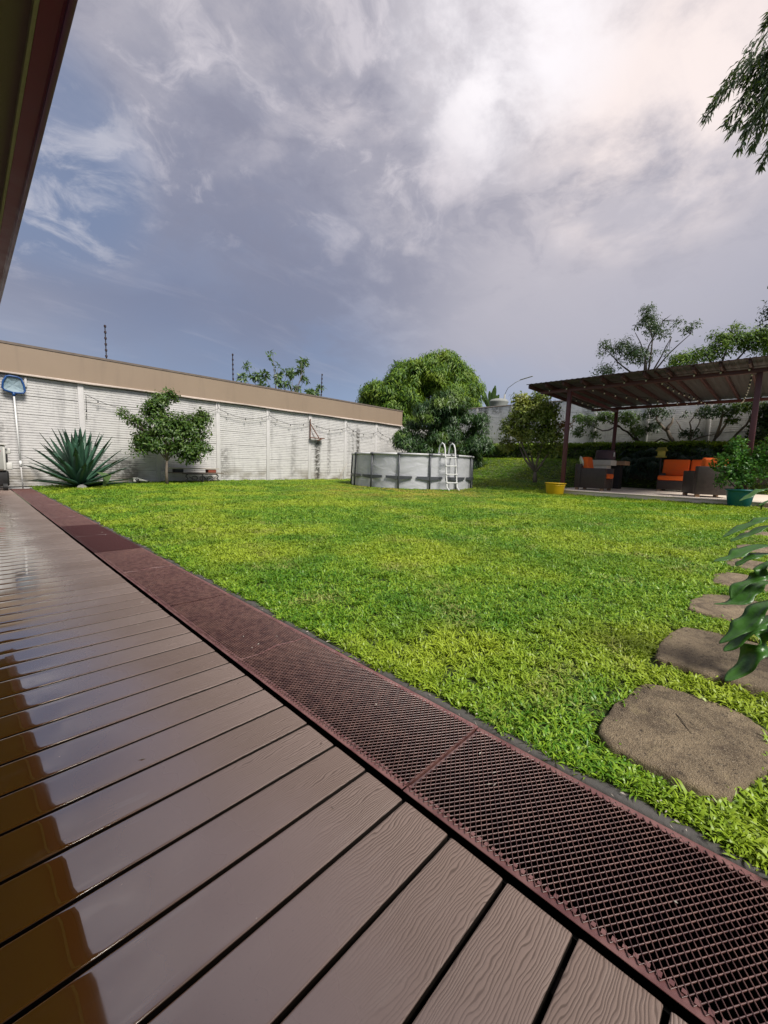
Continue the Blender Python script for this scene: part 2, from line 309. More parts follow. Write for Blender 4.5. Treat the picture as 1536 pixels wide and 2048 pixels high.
m, t, b, o = mat('big_leaf'); p = objc(t); n = t.noise(p, 9, 4); t.put(b.inputs['Base Color'], t.mix(n, (.010, .065, .022), (.028, .12, .035))); b.inputs['Roughness'].default_value = .24; bump(t, b, t.noise(p, 14, 4), .5, .01)

# ------------------------------------------------------------ mesh helpers
def tag(o, label=None, cat=None, group=None, kind=None):
    if label: o['label'] = label
    if cat: o['category'] = cat
    if group: o['group'] = group
    if kind: o['kind'] = kind
    return o
def empty(name, loc=(0, 0, 0), label=None, cat=None, group=None, kind=None, rz=0):
    o = bpy.data.objects.new(name, None); o.empty_display_size = .1; COL.objects.link(o); o.location = loc; o.rotation_euler = (0, 0, rz)
    return tag(o, label, cat, group, kind)
def shift_of(parent):
    s = Vector((0, 0, 0))
    while parent is not None: s += parent.location; parent = parent.parent
    return s
class MB:
    def __init__(s): s.v = []; s.f = []
    def add(s, vs, fs):
        k = len(s.v); s.v += [tuple(v) for v in vs]; s.f += [tuple(i + k for i in f) for f in fs]; return s
    def box(s, x0, x1, y0, y1, z0, z1, M=None):
        vs = [Vector(p) for p in ((x0, y0, z0), (x1, y0, z0), (x1, y1, z0), (x0, y1, z0), (x0, y0, z1), (x1, y0, z1), (x1, y1, z1), (x0, y1, z1))]
        if M: vs = [M @ v for v in vs]
        return s.add(vs, [(0, 3, 2, 1), (4, 5, 6, 7), (0, 1, 5, 4), (1, 2, 6, 5), (2, 3, 7, 6), (3, 0, 4, 7)])
    def bar(s, a, b, wd, ht, upv=(0, 0, 1)):
        a, b = Vector(a), Vector(b); d = (b - a).normalized(); sx = d.cross(Vector(upv)); 
        if sx.length < 1e-4: sx = Vector((1, 0, 0))
        sx = sx.normalized() * wd / 2; uz = sx.cross(d).normalized() * ht / 2
        vs = [a - sx - uz, a + sx - uz, a + sx + uz, a - sx + uz, b - sx - uz, b + sx - uz, b + sx + uz, b - sx + uz]
        return s.add(vs, [(0, 3, 2, 1), (4, 5, 6, 7), (0, 1, 5, 4), (1, 2, 6, 5), (2, 3, 7, 6), (3, 0, 4, 7)])
    def tube(s, pts, r, n=6, caps=True):
        pts = [Vector(p) for p in pts]; r = r if isinstance(r, (list, tuple)) else [r] * len(pts); k = len(s.v); ref = None
        for i, p in enumerate(pts):
            d = (pts[min(i + 1, len(pts) - 1)] - pts[max(i - 1, 0)]).normalized()
            if ref is None: ref = d.orthogonal().normalized()
            ref = (ref - d * ref.dot(d)).normalized(); q = d.cross(ref)
            for j in range(n):
                a = 2 * math.pi * j / n; s.v.append(tuple(p + (ref * math.cos(a) + q * math.sin(a)) * r[i]))
        for i in range(len(pts) - 1):
            for j in range(n):
                a = k + i * n + j; b_ = k + i * n + (j + 1) % n; s.f.append((a, b_, b_ + n, a + n))
        if caps: s.f.append(tuple(k + j for j in range(n))[::-1]); s.f.append(tuple(k + (len(pts) - 1) * n + j for j in range(n)))
        return s
    def lathe(s, prof, n=24, c=(0, 0, 0)):
        k = len(s.v)
        for (r, z) in prof:
            for j in range(n):
                a = 2 * math.pi * j / n; s.v.append((c[0] + r * math.cos(a), c[1] + r * math.sin(a), c[2] + z))
        for i in range(len(prof) - 1):
            for j in range(n):
                a = k + i * n + j; b_ = k + i * n + (j + 1) % n; s.f.append((a, b_, b_ + n, a + n))
        return s
    def prism(s, poly, z0, z1):
        n = len(poly); return s.add([(x, y, z0) for x, y in poly] + [(x, y, z1) for x, y in poly],
            [tuple(range(n))[::-1], tuple(range(n, 2 * n))] + [(i, (i + 1) % n, n + (i + 1) % n, n + i) for i in range(n)])
    def build(s, name, m, parent=None, smooth=False, kind=None, bevel=0, local=False, segs=2):
        sh = Vector((0, 0, 0)) if local else shift_of(parent)
        me = bpy.data.meshes.new(name); me.from_pydata([(v[0] - sh.x, v[1] - sh.y, v[2] - sh.z) for v in s.v], [], s.f); me.update()
        me.materials.append(MATS[m])
        if smooth: me.polygons.foreach_set('use_smooth', [True] * len(me.polygons))
        o = bpy.data.objects.new(name, me); COL.objects.link(o); o.parent = parent
        if kind: o['kind'] = kind
        if bevel:
            bm = o.modifiers.new('bevel', 'BEVEL'); bm.width = bevel; bm.segments = segs; bm.limit_method = 'ANGLE'
            if not smooth: me.polygons.foreach_set('use_smooth', [True] * len(me.polygons)); me.set_sharp_from_angle(angle=R(30)) if False else None
        return o
def copy_child(o, parent, loc=None, rot=None, scale=None):
    c = o.copy(); COL.objects.link(c); c.parent = parent
    if loc is not None: c.location = loc
    if rot is not None: c.rotation_euler = rot
    if scale is not None: c.scale = scale
    return c
def copy_tree(o, parent=None):
    c = o.copy(); COL.objects.link(c); c.parent = parent
    for ch in list(o.children): copy_tree(ch, c)
    return c

def np_mesh(name, V, F, m, parent=None, smooth=False, kind=None):
    V = np.asarray(V, dtype=np.float32); F = np.asarray(F, dtype=np.int32); sh = np.array(shift_of(parent))
    me = bpy.data.meshes.new(name); V = V - sh
    me.vertices.add(len(V)); me.vertices.foreach_set('co', V.astype(np.float32).ravel())
    k = F.shape[1]; me.loops.add(F.size); me.loops.foreach_set('vertex_index', F.ravel())
    me.polygons.add(len(F)); me.polygons.foreach_set('loop_start', np.arange(0, F.size, k, dtype=np.int32)); me.polygons.foreach_set('loop_total', np.full(len(F), k, dtype=np.int32))
    me.update(calc_edges=True); me.validate(); me.materials.append(MATS[m])
    if smooth: me.polygons.foreach_set('use_smooth', [True] * len(me.polygons))
    o = bpy.data.objects.new(name, me); COL.objects.link(o); o.parent = parent
    if kind: o['kind'] = kind
    return o
def unit(a): return a / np.maximum(np.linalg.norm(a, axis=-1, keepdims=True), 1e-9)
def leaf_geo(P, Dr, Nn, L, Wd, curl=.15):
    """folded leaves: base, two shoulders, a bent mid point and the tip: 4 triangles each"""
    Dr = unit(Dr); S = unit(np.cross(Dr, Nn)); U = unit(np.cross(S, Dr)); L = L[:, None]; Wd = Wd[:, None]
    mid = P + Dr * L * .5 + U * L * curl * .5; tip = P + Dr * L - U * L * curl * .35
    a = P + Dr * L * .42 + S * Wd * .5 + U * Wd * .22 + U * L * curl * .4; b_ = P + Dr * L * .42 - S * Wd * .5 + U * Wd * .22 + U * L * curl * .4
    V = np.stack([P, a, mid, b_, tip], 1).reshape(-1, 3); k = np.arange(len(P))[:, None, None] * 5
    F = np.array([[0, 1, 2], [0, 2, 3], [1, 4, 2], [2, 4, 3]])[None] + k
    return V, F.reshape(-1, 3)
def clusters(blobs, ncl, per, L, Wd, droop=.4, spread=.9, inner=.45, lump=.25, rng=RNG, cut=0.0, clr=.5):
    bs = np.array(blobs, float); vol = (bs[:, 3] * bs[:, 4] + bs[:, 4] * bs[:, 5] + bs[:, 3] * bs[:, 5]); pick = rng.choice(len(bs), ncl, p=vol / vol.sum()); bb = bs[pick]
    d = unit(rng.normal(size=(ncl, 3))); d[:, 2] = np.where(d[:, 2] < -.55, -d[:, 2], d[:, 2])
    ph = rng.uniform(0, 6.28, 3); wob = 1 + lump * np.sin(d[:, 0] * 5 + ph[0] + bb[:, 0]) * np.sin(d[:, 1] * 5 + ph[1]) * np.cos(d[:, 2] * 4 + ph[2])
    r = rng.uniform(inner, 1, ncl) ** .5 * wob; c = bb[:, :3] + d * bb[:, 3:] * r[:, None]
    if cut:
        g = np.sin(c[:, 0] * 3.1 + ph[0]) + np.sin(c[:, 1] * 3.7 + ph[1]) + np.sin(c[:, 2] * 3.3 + ph[2]); keep = g > -3 + cut * 3; c, d = c[keep], d[keep]
    n = len(c); c = np.repeat(c, per, 0); ax = unit(np.repeat(d, per, 0) + rng.normal(size=(n * per, 3)) * .15)
    rr = unit(rng.normal(size=(n * per, 3))); rr = unit(rr - ax * (rr * ax).sum(1, keepdims=True))
    Dr = unit(ax * (1 - spread) + rr * spread + np.array([0, 0, -droop])); Nn = unit(ax + np.array([0, 0, .8]))
    s = rng.uniform(.65, 1.2, n * per); P = c + rr * L * .12 + rng.normal(size=(n * per, 3)) * L * clr
    return leaf_geo(P, Dr, Nn, L * s, Wd * s * rng.uniform(.8, 1.2, n * per), curl=.12 + droop * .2)
def limbs(mb, base, tops, r0, rng=random, bend=.12, n=7, fork=.35, seg=5):
    base = Vector(base)
    for tp in tops:
        tp = Vector(tp); pts = []; L = (tp - base).length; off = Vector((rng.uniform(-1, 1), rng.uniform(-1, 1), 0)) * bend * L
        for i in range(seg + 1):
            f = i / seg; pts.append(base.lerp(tp, f) + off * math.sin(f * math.pi) + Vector((rng.uniform(-1, 1), rng.uniform(-1, 1), rng.uniform(-1, 1))) * L * .015 * (0 < i < seg))
        mb.tube(pts, [r0 * (1 - .75 * i / seg) for i in range(seg + 1)], n)
def twigs(mb, start, center, rad, count, r0=.008, rng=random):
    for i in range(count):
        d = Vector((rng.gauss(0, 1), rng.gauss(0, 1), rng.gauss(.3, 1))).normalized(); e = Vector(center) + Vector((d.x * rad[0], d.y * rad[1], d.z * rad[2])) * .85
        mb.tube([start, Vector(start).lerp(e, .5) + Vector((rng.uniform(-1, 1), rng.uniform(-1, 1), .5)) * .06, e], [r0, r0 * .6, r0 * .25], 4)

# ------------------------------------------------------------ terrain
def sstep(a, b_, x): 
    f = np.clip((x - a) / (b_ - a), 0, 1); return f * f * (3 - 2 * f)
def lawn_z(x, y):
    x = np.asarray(x, float); y = np.asarray(y, float); wv = sstep(4.95, 6.0, y)
    base = .17 * (1 - np.exp(-np.maximum(x - 1.2, 0) / 3.5)) - .012
    rise = .26 * sstep(12.0, 14.6, x) * wv + .95 * sstep(14.8, 18.3, x) * wv
    rise = rise + (1 - wv) * 1.0 * sstep(17.9, 18.9, x)
    return base + rise + .012 * np.sin(x * 1.7) * np.sin(y * 1.3) * sstep(1.6, 3, x)
def grid(x0, x1, nx, y0, y1, ny, fz):
    X, Y = np.meshgrid(np.linspace(x0, x1, nx), np.linspace(y0, y1, ny)); V = np.stack([X.ravel(), Y.ravel(), fz(X, Y).ravel()], 1)
    i = np.arange(nx - 1)[None] + np.arange(ny - 1)[:, None] * nx; i = i.ravel(); return V, np.stack([i, i + 1, i + 1 + nx, i + nx], 1)
V, F = grid(-400, 400, 3, -400, 400, 3, lambda x, y: x * 0 - .85); tag(np_mesh('ground', V, F, 'far_ground'), kind='structure')
V, F = grid(1.215, 18.45, 140, -8, 14.42, 160, lawn_z); tag(np_mesh('lawn', V, F, 'soil_turf', smooth=True), kind='structure')
V, F = grid(18.75, 19.3, 3, -8, 14.4, 4, lambda x, y: x * 0 + 1.93); tag(np_mesh('terrace_soil', V, F, 'soil_turf'), kind='structure')

# ------------------------------------------------------------ deck
DX1 = .759
deck = tag(MB().box(-1.55, -1.50, -1.2, 14.2, -.16, -.03).build('deck', 'joist_wood'), kind='structure')
j = MB()
for xx in (-1.2, -.7, -.2, .3, .66): j.box(xx, xx + .05, -1.2, 14.15, -.16, -.032)
j.build('joist', 'joist_wood', deck)
MB().box(-1.6, 1.18, -1.3, 14.4, -.53, -.51).build('sub_base', 'dark_void', deck)
# one board: rounded long edges
bl = []; prof = [(-.0672, -.028), (-.0672, -.0026), (-.0664, -.0010), (-.0640, -.00035), (-.0590, -.00008), (-.040, 0), (.040, 0), (.0590, -.00008), (.0640, -.00035), (.0664, -.0010), (.0672, -.0026), (.0672, -.028)]
bw = MB(); n = len(prof)
for x in (-1.5, -.2, .1, .5, DX1 - .03, DX1 - .018, DX1 - .004, DX1): 
    s_ = 1 if x < DX1 else .97
    for (yy, zz) in prof: bw.v.append((x, yy * s_, zz - (.003 if x == DX1 and zz > -.01 else 0)))
for k in range(7):
    for i in range(n - 1): a = k * n + i; b_ = k * n + (i + 1) % n; bw.f.append((a, a + n, b_ + n, b_))
for q in (0, 7 * n): k_ = len(bw.v); bw.v += [bw.v[q + i] for i in range(n)]; bw.f.append(tuple(range(k_, k_ + n)) if q == 0 else tuple(range(k_, k_ + n))[::-1])
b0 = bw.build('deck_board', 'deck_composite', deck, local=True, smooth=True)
Y0 = 0.772 
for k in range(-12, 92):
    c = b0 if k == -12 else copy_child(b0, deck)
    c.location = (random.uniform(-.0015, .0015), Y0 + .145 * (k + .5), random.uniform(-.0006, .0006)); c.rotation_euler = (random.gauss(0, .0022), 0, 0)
# dark end strip and the metal angle that closes the deck at the wall
tag(MB().box(-1.6, 1.6, 14.125, 14.40, -.10, -.02).build('drain_gap', 'dark_void'), kind='structure')
tag(MB().box(.55, 1.7, 14.10, 14.125, -.02, .004).build('deck_end_angle', 'ladder_white'), 'thin pale metal angle closing the far end of the deck and grating', 'edge strip')

# drain channel and the concrete kerb beside it
ch = MB().box(.774, 1.17, -1.3, 14.12, -.50, -.48); ch.box(.774, .778, -1.3, 14.12, -.48, -.03); ch.box(1.172, 1.18, -1.3, 14.12, -.48, -.012)
tag(ch.build('drain_channel', 'dark_void'), kind='structure')
kb = MB(); ys = np.linspace(-1.3, 14.12, 160)
for i, y in enumerate(ys):
    e = 1.225 + .012 * math.sin(y * 3.1) + random.uniform(-.008, .008)
    kb.v += [(1.181, y, -.2), (1.181, y, -.007 + random.uniform(-.001, .001)), (1.20, y, -.003 + random.uniform(-.0015, .0015)), (e, y, -.008 + random.uniform(-.003, .003)), (e + .012, y, -.03), (e + .02, y, -.2)]
for i in range(159):
    for q in range(5): a = i * 6 + q; kb.f.append((a, a + 1, a + 7, a + 6))
tag(kb.build('kerb', 'kerb_concrete', smooth=True), kind='structure')

# ------------------------------------------------------------ expanded metal grating, eight sections
PL = 1.872; GX0, GX1 = .781, 1.168
def grate_mesh():
    cx, cy = .0238, .0158; nx = int((GX1 - GX0 - .012) / cx * 2); ny = int(PL / cy * 2); V = []; Fq = []
    th, hz = .0011, .0035; x0 = .008
    for iy in range(ny):
        for ix in range(nx + 1):
            if (ix + iy) % 2: continue
            x = x0 + ix * cx / 2; y = .004 + iy * cy / 2
            for sx in (-1, 1):
                if not (0 <= ix + sx <= nx) or iy + 1 >= ny: continue
                x2 = x + sx * cx / 2; y2 = y + cy / 2; m_ = 3 if True else 2
                k = len(V); dxn, dyn = -(y2 - y), (x2 - x); l = math.hypot(dxn, dyn); dxn /= l; dyn /= l
                t_ = .0008; lift = .0016 * sx
                for (px_, py_, zz) in ((x, y, lift * .3), (x2, y2, lift * .3)):
                    V += [(px_ - dxn * t_, py_ - dyn * t_, zz + .0012), (px_ + dxn * t_, py_ + dyn * t_, zz + .0012), (px_ + dxn * t_ * .6, py_ + dyn * t_ * .6, zz - hz), (px_ - dxn * t_ * .6, py_ - dyn * t_ * .6, zz - hz)]
                Fq += [(k, k + 1, k + 5, k + 4), (k + 1, k + 2, k + 6, k + 5), (k + 3, k, k + 4, k + 7), (k + 2, k + 3, k + 7, k + 6)]
    return np.array(V), np.array(Fq)
ordn = ['nearest the camera', 'second from the camera', 'third from the camera', 'fourth from the camera', 'fourth from the far wall', 'third from the far wall', 'second from the far wall', 'last one against the far wall']
first = None
seams = [.652 - 1.872, .652, 2.524, 4.396, 6.268, 8.140, 10.012, 11.884]
for i, ys_ in enumerate(seams):
    loc = (GX0 + random.uniform(-.002, .002), ys_, random.uniform(.0, .004)); lb = 'maroon expanded metal drain grating section beside the deck, ' + ordn[i]
    if first is None:
        first = empty('drain_grate', loc, lb, 'drain grate', 'drain grate sections along the deck')
        V, Fq = grate_mesh(); me = np_mesh('mesh_panel', V + np.array(loc), Fq, 'grate_steel', first, kind='stuff')
        ln = GX1 - GX0
        MB().box(-.002, .017, .002, PL - .002, -.0045, -.0015).build('frame_strip', 'grate_edge', first, local=True, bevel=.001)
        c2 = MB().box(ln - .017, ln + .002, .002, PL - .002, -.0045, -.0015).box(ln - .001, ln + .002, .002, PL - .002, -.03, -.0045).build('frame_strip', 'grate_edge', first, local=True, bevel=.001)
        for q in (.0, PL / 2 - .004, PL - .012):
            MB().box(.017, ln - .017, q + .002, q + .008, -.014, -.0042).build('cross_bar', 'grate_steel', first, local=True)
        wl = MB(); wl.tube([(.014, PL * .52, .001), (.11, PL * .515, .002), (.21, PL * .53, .0015), (.30, PL * .52, .002), (ln - .014, PL * .525, .001)], [.0022, .0014, .0026, .0016, .0022], 5); wl.build('weld_seam', 'grate_edge', first, local=True)
        tb = MB()
        for q in range(int(PL / .018)):
            for xx in (.0195, ln - .0195):
                tb.box(xx - .0045 + random.uniform(-.002, .002), xx + .0045, q * .018 + .004, q * .018 + .012, -.001, .0016)
        tb.build('weld_tabs', 'grate_edge', first, kind='stuff', local=True)
    else:
        c = copy_tree(first); c.location = loc; c['label'] = lb.replace('maroon', 'darker maroon') if i == 3 else lb; c.rotation_euler = (0, 0, random.uniform(-.0012, .0012))
        if i == 3:
            for ch_ in c.children: ch_.material_slots[0].link = 'OBJECT'; ch_.material_slots[0].material = MATS['grate_dark']

# ------------------------------------------------------------ house on the left: eave, gutter, wall
H = empty('house', (-1.6, 4, 0), 'house behind the deck seen only as its olive soffit and maroon gutter', 'house')
MB().box(-8, -1.62, -6, 9.3, -.2, 2.66).build('wall', 'house_wall', H)
MB().box(-8.2, .300, -6.2, 9.5, 2.66, 2.70).build('soffit', 'olive_soffit', H)
MB().box(.300, .314, -6.2, 9.5, 2.62, 2.70).build('plaster_edge', 'plaster_edge', H)
gt = MB(); prof = [(.316, 2.625), (.316, 2.76), (.410, 2.76), (.410, 2.640), (.392, 2.612), (.386, 2.616), (.380, 2.622)]
for y in (-6.2, 9.5): gt.v += [(x, y, z) for x, z in prof]
n = len(prof); gt.f += [tuple(range(n)), tuple(range(n, 2 * n))[::-1]] + [(i, n + i, n + (i + 1) % n, (i + 1) % n) for i in range(n)]
gt.build('gutter', 'gutter_maroon', H)
MB().box(.388, .414, -6.2, 9.5, 2.605, 2.620).build('gutter_lip', 'gutter_plum', H, bevel=.004)
MB().bar((.395, -6.3, 2.79), (.395, 9.5, 2.79), .05, .05).build('roof_edge', 'gutter_plum', H)
rf = MB(); rf.v += [(.36, -6.3, 2.80), (.36, 9.6, 2.80), (-8.4, 9.6, 4.6), (-8.4, -6.3, 4.6), (.36, -6.3, 2.74), (.36, 9.6, 2.74), (-8.4, 9.6, 2.72), (-8.4, -6.3, 2.72)]
rf.f += [(0, 1, 2, 3), (4, 7, 6, 5), (0, 4, 5, 1), (1, 5, 6, 2), (2, 6, 7, 3), (3, 7, 4, 0)]; rf.build('roof', 'roof_tile', H)

# ------------------------------------------------------------ left perimeter wall (runs along x at y = 14.5)
WY = 14.5
LW = empty('perimeter_wall', (9, WY, 0), 'long white precast concrete wall with a taupe metal upper band behind the lawn', 'wall')
def slab_panel(length, height=.476, courses=7, d=.045, name='wall_panel', m='wall_paint', parent=None):
    """one precast plank with seven brick courses: grooves cut between them and short upright joints"""
    prof = []; ch_ = height / courses
    for i in range(courses):
        z = i * ch_; prof += [(.016, z + .0005), (.013, z + .005), (0, z + .010), (0, z + ch_ - .010), (.013, z + ch_ - .005)]
    prof += [(.034, height - .004)]
    b = MB(); n = len(prof)
    for x in (-length / 2, length / 2): b.v += [(x, y, z) for y, z in prof]
    b.v += [(-length / 2, d, 0), (-length / 2, d, height), (length / 2, d, 0), (length / 2, d, height)]
    b.f += [(i, i + n, i + 1 + n, i + 1) for i in range(n - 1)] + [(2 * n, 2 * n + 1, 2 * n + 3, 2 * n + 2), (n - 1, 2 * n - 1, 2 * n + 3, 2 * n + 1)]
    return b.build(name, m, parent, local=True)
PX = [2.44 + 1.966 * k for k in range(-3, 9)]
p0 = None; q0 = None
for i, x in enumerate(PX):
    if p0 is None:
        p0 = MB().box(-.07, .07, -.03, .07, -.1, 2.90).build('post', 'wall_post_paint', LW, bevel=.012, local=True); c = p0
    else: c = copy_child(p0, LW)
    c.location = (x - 9, random.uniform(-.006, .006), 0)
    if i == len(PX) - 1: break
    for r_ in range(6):
        if q0 is None: q0 = slab_panel(1.826, parent=LW); c = q0
        else: c = copy_child(q0, LW)
        c.location = (x + .983 - 9, random.uniform(-.004, .006), .0 + r_ * .480 + random.uniform(-.002, .002)); c.rotation_euler = (0, random.uniform(-.0022, .0022), 0)
x = -3.6
up = MB(); up.v = []
xs = np.linspace(-6, 16.05, 24)
MB().box(-6, 16.05, WY - .06, WY + .10, 2.93, 3.64).build('upper_cladding', 'taupe_cladding', LW)
cp = MB().box(-6, 16.09, WY - .075, WY + .12, 3.643, 3.70); cp.build('cap_flashing', 'cap_metal', LW)
lg = MB()
for i in range(len(xs) - 1):
    za = 2.90 + .012 * math.sin(xs[i] * 1.9); zb = 2.90 + .012 * math.sin(xs[i + 1] * 1.9)
    lg.add([(xs[i], WY - .115, za), (xs[i + 1], WY - .115, zb), (xs[i + 1], WY - .064, 2.925), (xs[i], WY - .064, 2.925), (xs[i], WY - .115, za + .028), (xs[i + 1], WY - .115, zb + .028), (xs[i + 1], WY - .064, 2.955), (xs[i], WY - .064, 2.955)], [(0, 3, 2, 1), (4, 5, 6, 7), (0, 1, 5, 4), (2, 3, 7, 6)])
lg.build('ledge_flashing', 'ledge_metal', LW)
MB().box(-6, 16.04, WY + .075, WY + .098, -.1, 2.95).box(16.1, 19.6, WY + .075, WY + .12, -.1, 2.9).build('backing', 'wall_post_paint', LW)
MB().box(1.24, 1.29, WY - .05, WY - .004, 2.62, 2.87).build('pipe_stub', 'wall_post_paint', LW, bevel=.008)

# ------------------------------------------------------------ right boundary wall on its terrace (x = 19.3)
RX = 19.3
RW = empty('boundary_wall', (RX, 4, 1.9), 'white precast wall on the terrace behind the hedge and pergola', 'wall')
bz = MB().box(RX + .07, RX + .12, -9, 14.5, 1.9, 4.03).build('backing', 'wall_post_paint', RW)
PY = [12.0 - 1.966 * k for k in range(-1, 11)]
r0 = None; s0 = None
for i, y in enumerate(PY):
    if r0 is None: r0 = MB().box(-.03, .07, -.07, .07, 0, 2.13).build('post', 'wall_post_paint', RW, bevel=.012, local=True); c = r0
    else: c = copy_child(r0, RW)
    c.location = (0, y - 4, 0)
    if i == len(PY) - 1: break
    for r_ in range(4):
        if s0 is None: s0 = slab_panel(1.826, .52, 7, m='wall_paint_far', parent=RW); c = s0
        else: c = copy_child(s0, RW)
        c.location = (random.uniform(-.004, .006), y - .983 - 4, r_ * .524 + .02); c.rotation_euler = (0, 0, R(-90))
MB().box(RX - .035, RX + .125, -9, 14.5, 4.032, 4.075).build('coping', 'ledge_metal', RW)

# ------------------------------------------------------------ retaining wall, creeper and hedge
RT = MB().box(18.38, 18.74, -9, 14.42, .6, 1.93).build('retaining_wall', 'retaining_face'); tag(RT, 'low dark retaining wall grown over with creeper below the white wall', 'retaining wall')
def strip_leaves(name, m, cnt, fx, L, Wd, parent=None, kind=None, seed=3, down=.6):
    g = np.random.default_rng(seed); P, Nn = fx(g, cnt); Dr = Nn * .5 + g.normal(size=(cnt, 3)) * .6 + np.array([0, 0, -down]); s = g.uniform(.6, 1.3, cnt)
    V, F = leaf_geo(P, Dr, Nn + g.normal(size=(cnt, 3)) * .3, L * s, Wd * s); return np_mesh(name, V, F, m, parent, kind=kind)
def fx_ivy(g, n):
    y = g.uniform(-8.8, 14.3, n); z = g.uniform(1.15, 1.98, n) + .10 * np.sin(y * 3); k = .06 * np.sin(y * 5.1) + .06 * np.sin(y * 2.3 + z * 7); x = 18.33 + k - .05 * g.random(n)
    dens = np.sin(y * 2.7 + 1) + np.sin(z * 9 + y) + g.normal(size=n) * .7; z = np.where(dens < -.9, z * .4 + 1.15, z)
    return np.stack([x, y, np.clip(z, 1.05, 2.02)], 1), np.tile([-1., 0, .3], (n, 1))
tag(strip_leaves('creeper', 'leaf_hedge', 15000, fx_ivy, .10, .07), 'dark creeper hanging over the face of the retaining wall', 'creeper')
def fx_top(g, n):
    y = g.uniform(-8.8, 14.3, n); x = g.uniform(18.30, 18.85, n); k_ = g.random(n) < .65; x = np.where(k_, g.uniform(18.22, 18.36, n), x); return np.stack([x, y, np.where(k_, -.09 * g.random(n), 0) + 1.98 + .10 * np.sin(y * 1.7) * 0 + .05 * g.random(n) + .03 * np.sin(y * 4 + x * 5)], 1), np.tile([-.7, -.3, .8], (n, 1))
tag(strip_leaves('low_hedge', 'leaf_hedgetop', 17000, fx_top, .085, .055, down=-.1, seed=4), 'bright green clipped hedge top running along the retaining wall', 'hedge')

# ------------------------------------------------------------ pergola
PG = empty('pergola', (15, 2, .3), 'maroon steel pergola with dark sheet roof over the patio', 'pergola')
for (x, y) in ((13, 4.89), (13, .62), (17.8, 4.86), (17.8, .87)):
    MB().box(x - .055, x + .055, y - .055, y + .055, .30, 3.27).build('post', 'maroon_steel', PG, bevel=.008)
    MB().box(x - .10, x + .10, y - .10, y + .10, .302, .312).build('base_plate', 'maroon_steel', PG)
for x in (13, 17.8): MB().box(x - .04, x + .04, -.30, 5.78, 3.27, 3.37).build('beam', 'maroon_steel', PG, bevel=.006)
MB().box(13.045, 17.755, 4.83, 4.91, 3.17, 3.26).build('beam', 'maroon_steel', PG)
raf = None
for k in range(13):
    y = 5.91 - .5125 * k
    if raf is None: raf = MB().box(-2.95, 3.05, -.028, .028, 0, .105).build('rafter', 'maroon_rafter', PG, bevel=.004, local=True); c = raf
    else: c = copy_child(raf, PG)
    c.location = (15.35 - 15, y - 2, 3.373 - .3)
for k in range(3):
    y0_ = 5.97 - 2.1 * k; sh = MB(); nn = 42
    for x_ in (12.33, 18.5):
        for i in range(nn + 1): sh.v.append((x_, y0_ - 2.12 * i / nn, 3.490 + .014 * (0.5 + .5 * math.cos(i * math.pi / 1.5)) + .004 * (k % 2)))
    for i in range(nn): sh.f.append((i, i + 1, nn + 2 + i, nn + 1 + i))
    o = sh.build('roof_sheet', 'roof_sheet', PG); sm = o.modifiers.new('thick', 'SOLIDIFY'); sm.thickness = .003
for y in (2.62, 1.33): MB().box(12.5, 18.3, y - .012, y + .012, 3.435, 3.487).build('batten', 'maroon_rafter', PG)
MB().box(12.325, 12.345, -.34, 5.98, 3.478, 3.488).build('edge_trim', 'maroon_rafter', PG)

sl_ = empty('patio', (15, 0, 0), kind='structure')
pb = MB().box(12.72, 18.1, -5, 5.2, -.1, .272).build('patio_base', 'slab_stone', sl_)
for a, b2 in ((5.2, 2.05), (2.045, -1.1), (-1.105, -5)):
    MB().box(12.69, 18.1, b2, a, .275, .30).build('paving_slab', 'slab_stone', sl_, bevel=.006)

# bulbs
def string_lights(name, pts, nb, label, sag=.12, group='festoon light strings', bulb_r=.021, drop=.06, ends=None, cable=.006):
    o = empty(name, pts[0], label, 'string lights', group); cab = MB(); bl_ = []
    for a, b_ in zip(pts[:-1], pts[1:]):
        a, b_ = Vector(a), Vector(b_); L = (b_ - a).length; n_ = max(2, int(L * 5)); s = []
        for i in range(n_ + 1):
            f = i / n_; q = a.lerp(b_, f); q.z -= sag * 4 * f * (1 - f) * min(1, L / 2); s.append(q)
        cab.tube(s, cable, 4)
        k = max(1, int(round(L / nb)))
        for i in range(k): f = (i + .5) / k; q = a.lerp(b_, f); q.z -= sag * 4 * f * (1 - f) * min(1, L / 2); bl_.append(q)
    cab.build('cable', 'black_cable', o); proto = None; sock = None
    for q in bl_:
        if proto is None:
            sock = MB().lathe([(.0, .0), (.012, 0), (.016, -.05 * drop / .07), (.0, -.05 * drop / .07)], 8).build('socket', 'black_cable', o, local=True)
            proto = MB().lathe([(0, -drop * .7), (bulb_r * .6, -drop * .75), (bulb_r, -drop * .75 - bulb_r * .8), (bulb_r * .75, -drop * .75 - bulb_r * 1.7), (0, -drop * .75 - bulb_r * 2.1)], 10).build('bulb', 'bulb_glass', o, smooth=True, local=True); a_, b2 = sock, proto
        else: a_, b2 = copy_child(sock, o), copy_child(proto, o)
        a_.location = q - Vector(pts[0]); b2.location = q - Vector(pts[0])
    return o
string_lights('string_lights', [(12.93, 5.75 - .52 * i, 3.41) for i in range(0, 12)], .5, 'bulb string fixed along the front beam of the pergola', sag=0)
string_lights('string_lights', [(13.2, 5.05, 3.24), (15.4, 5.05, 3.22), (17.7, 5.03, 3.24)], .5, 'bulb string along the left side beam of the pergola', sag=.03)
string_lights('string_lights', [(13.0, 4.4, 3.36), (15.4, 3.2, 3.25), (17.7, 2.0, 3.3)], .42, 'bulb string crossing under the roof from the left post to the back', sag=.06)
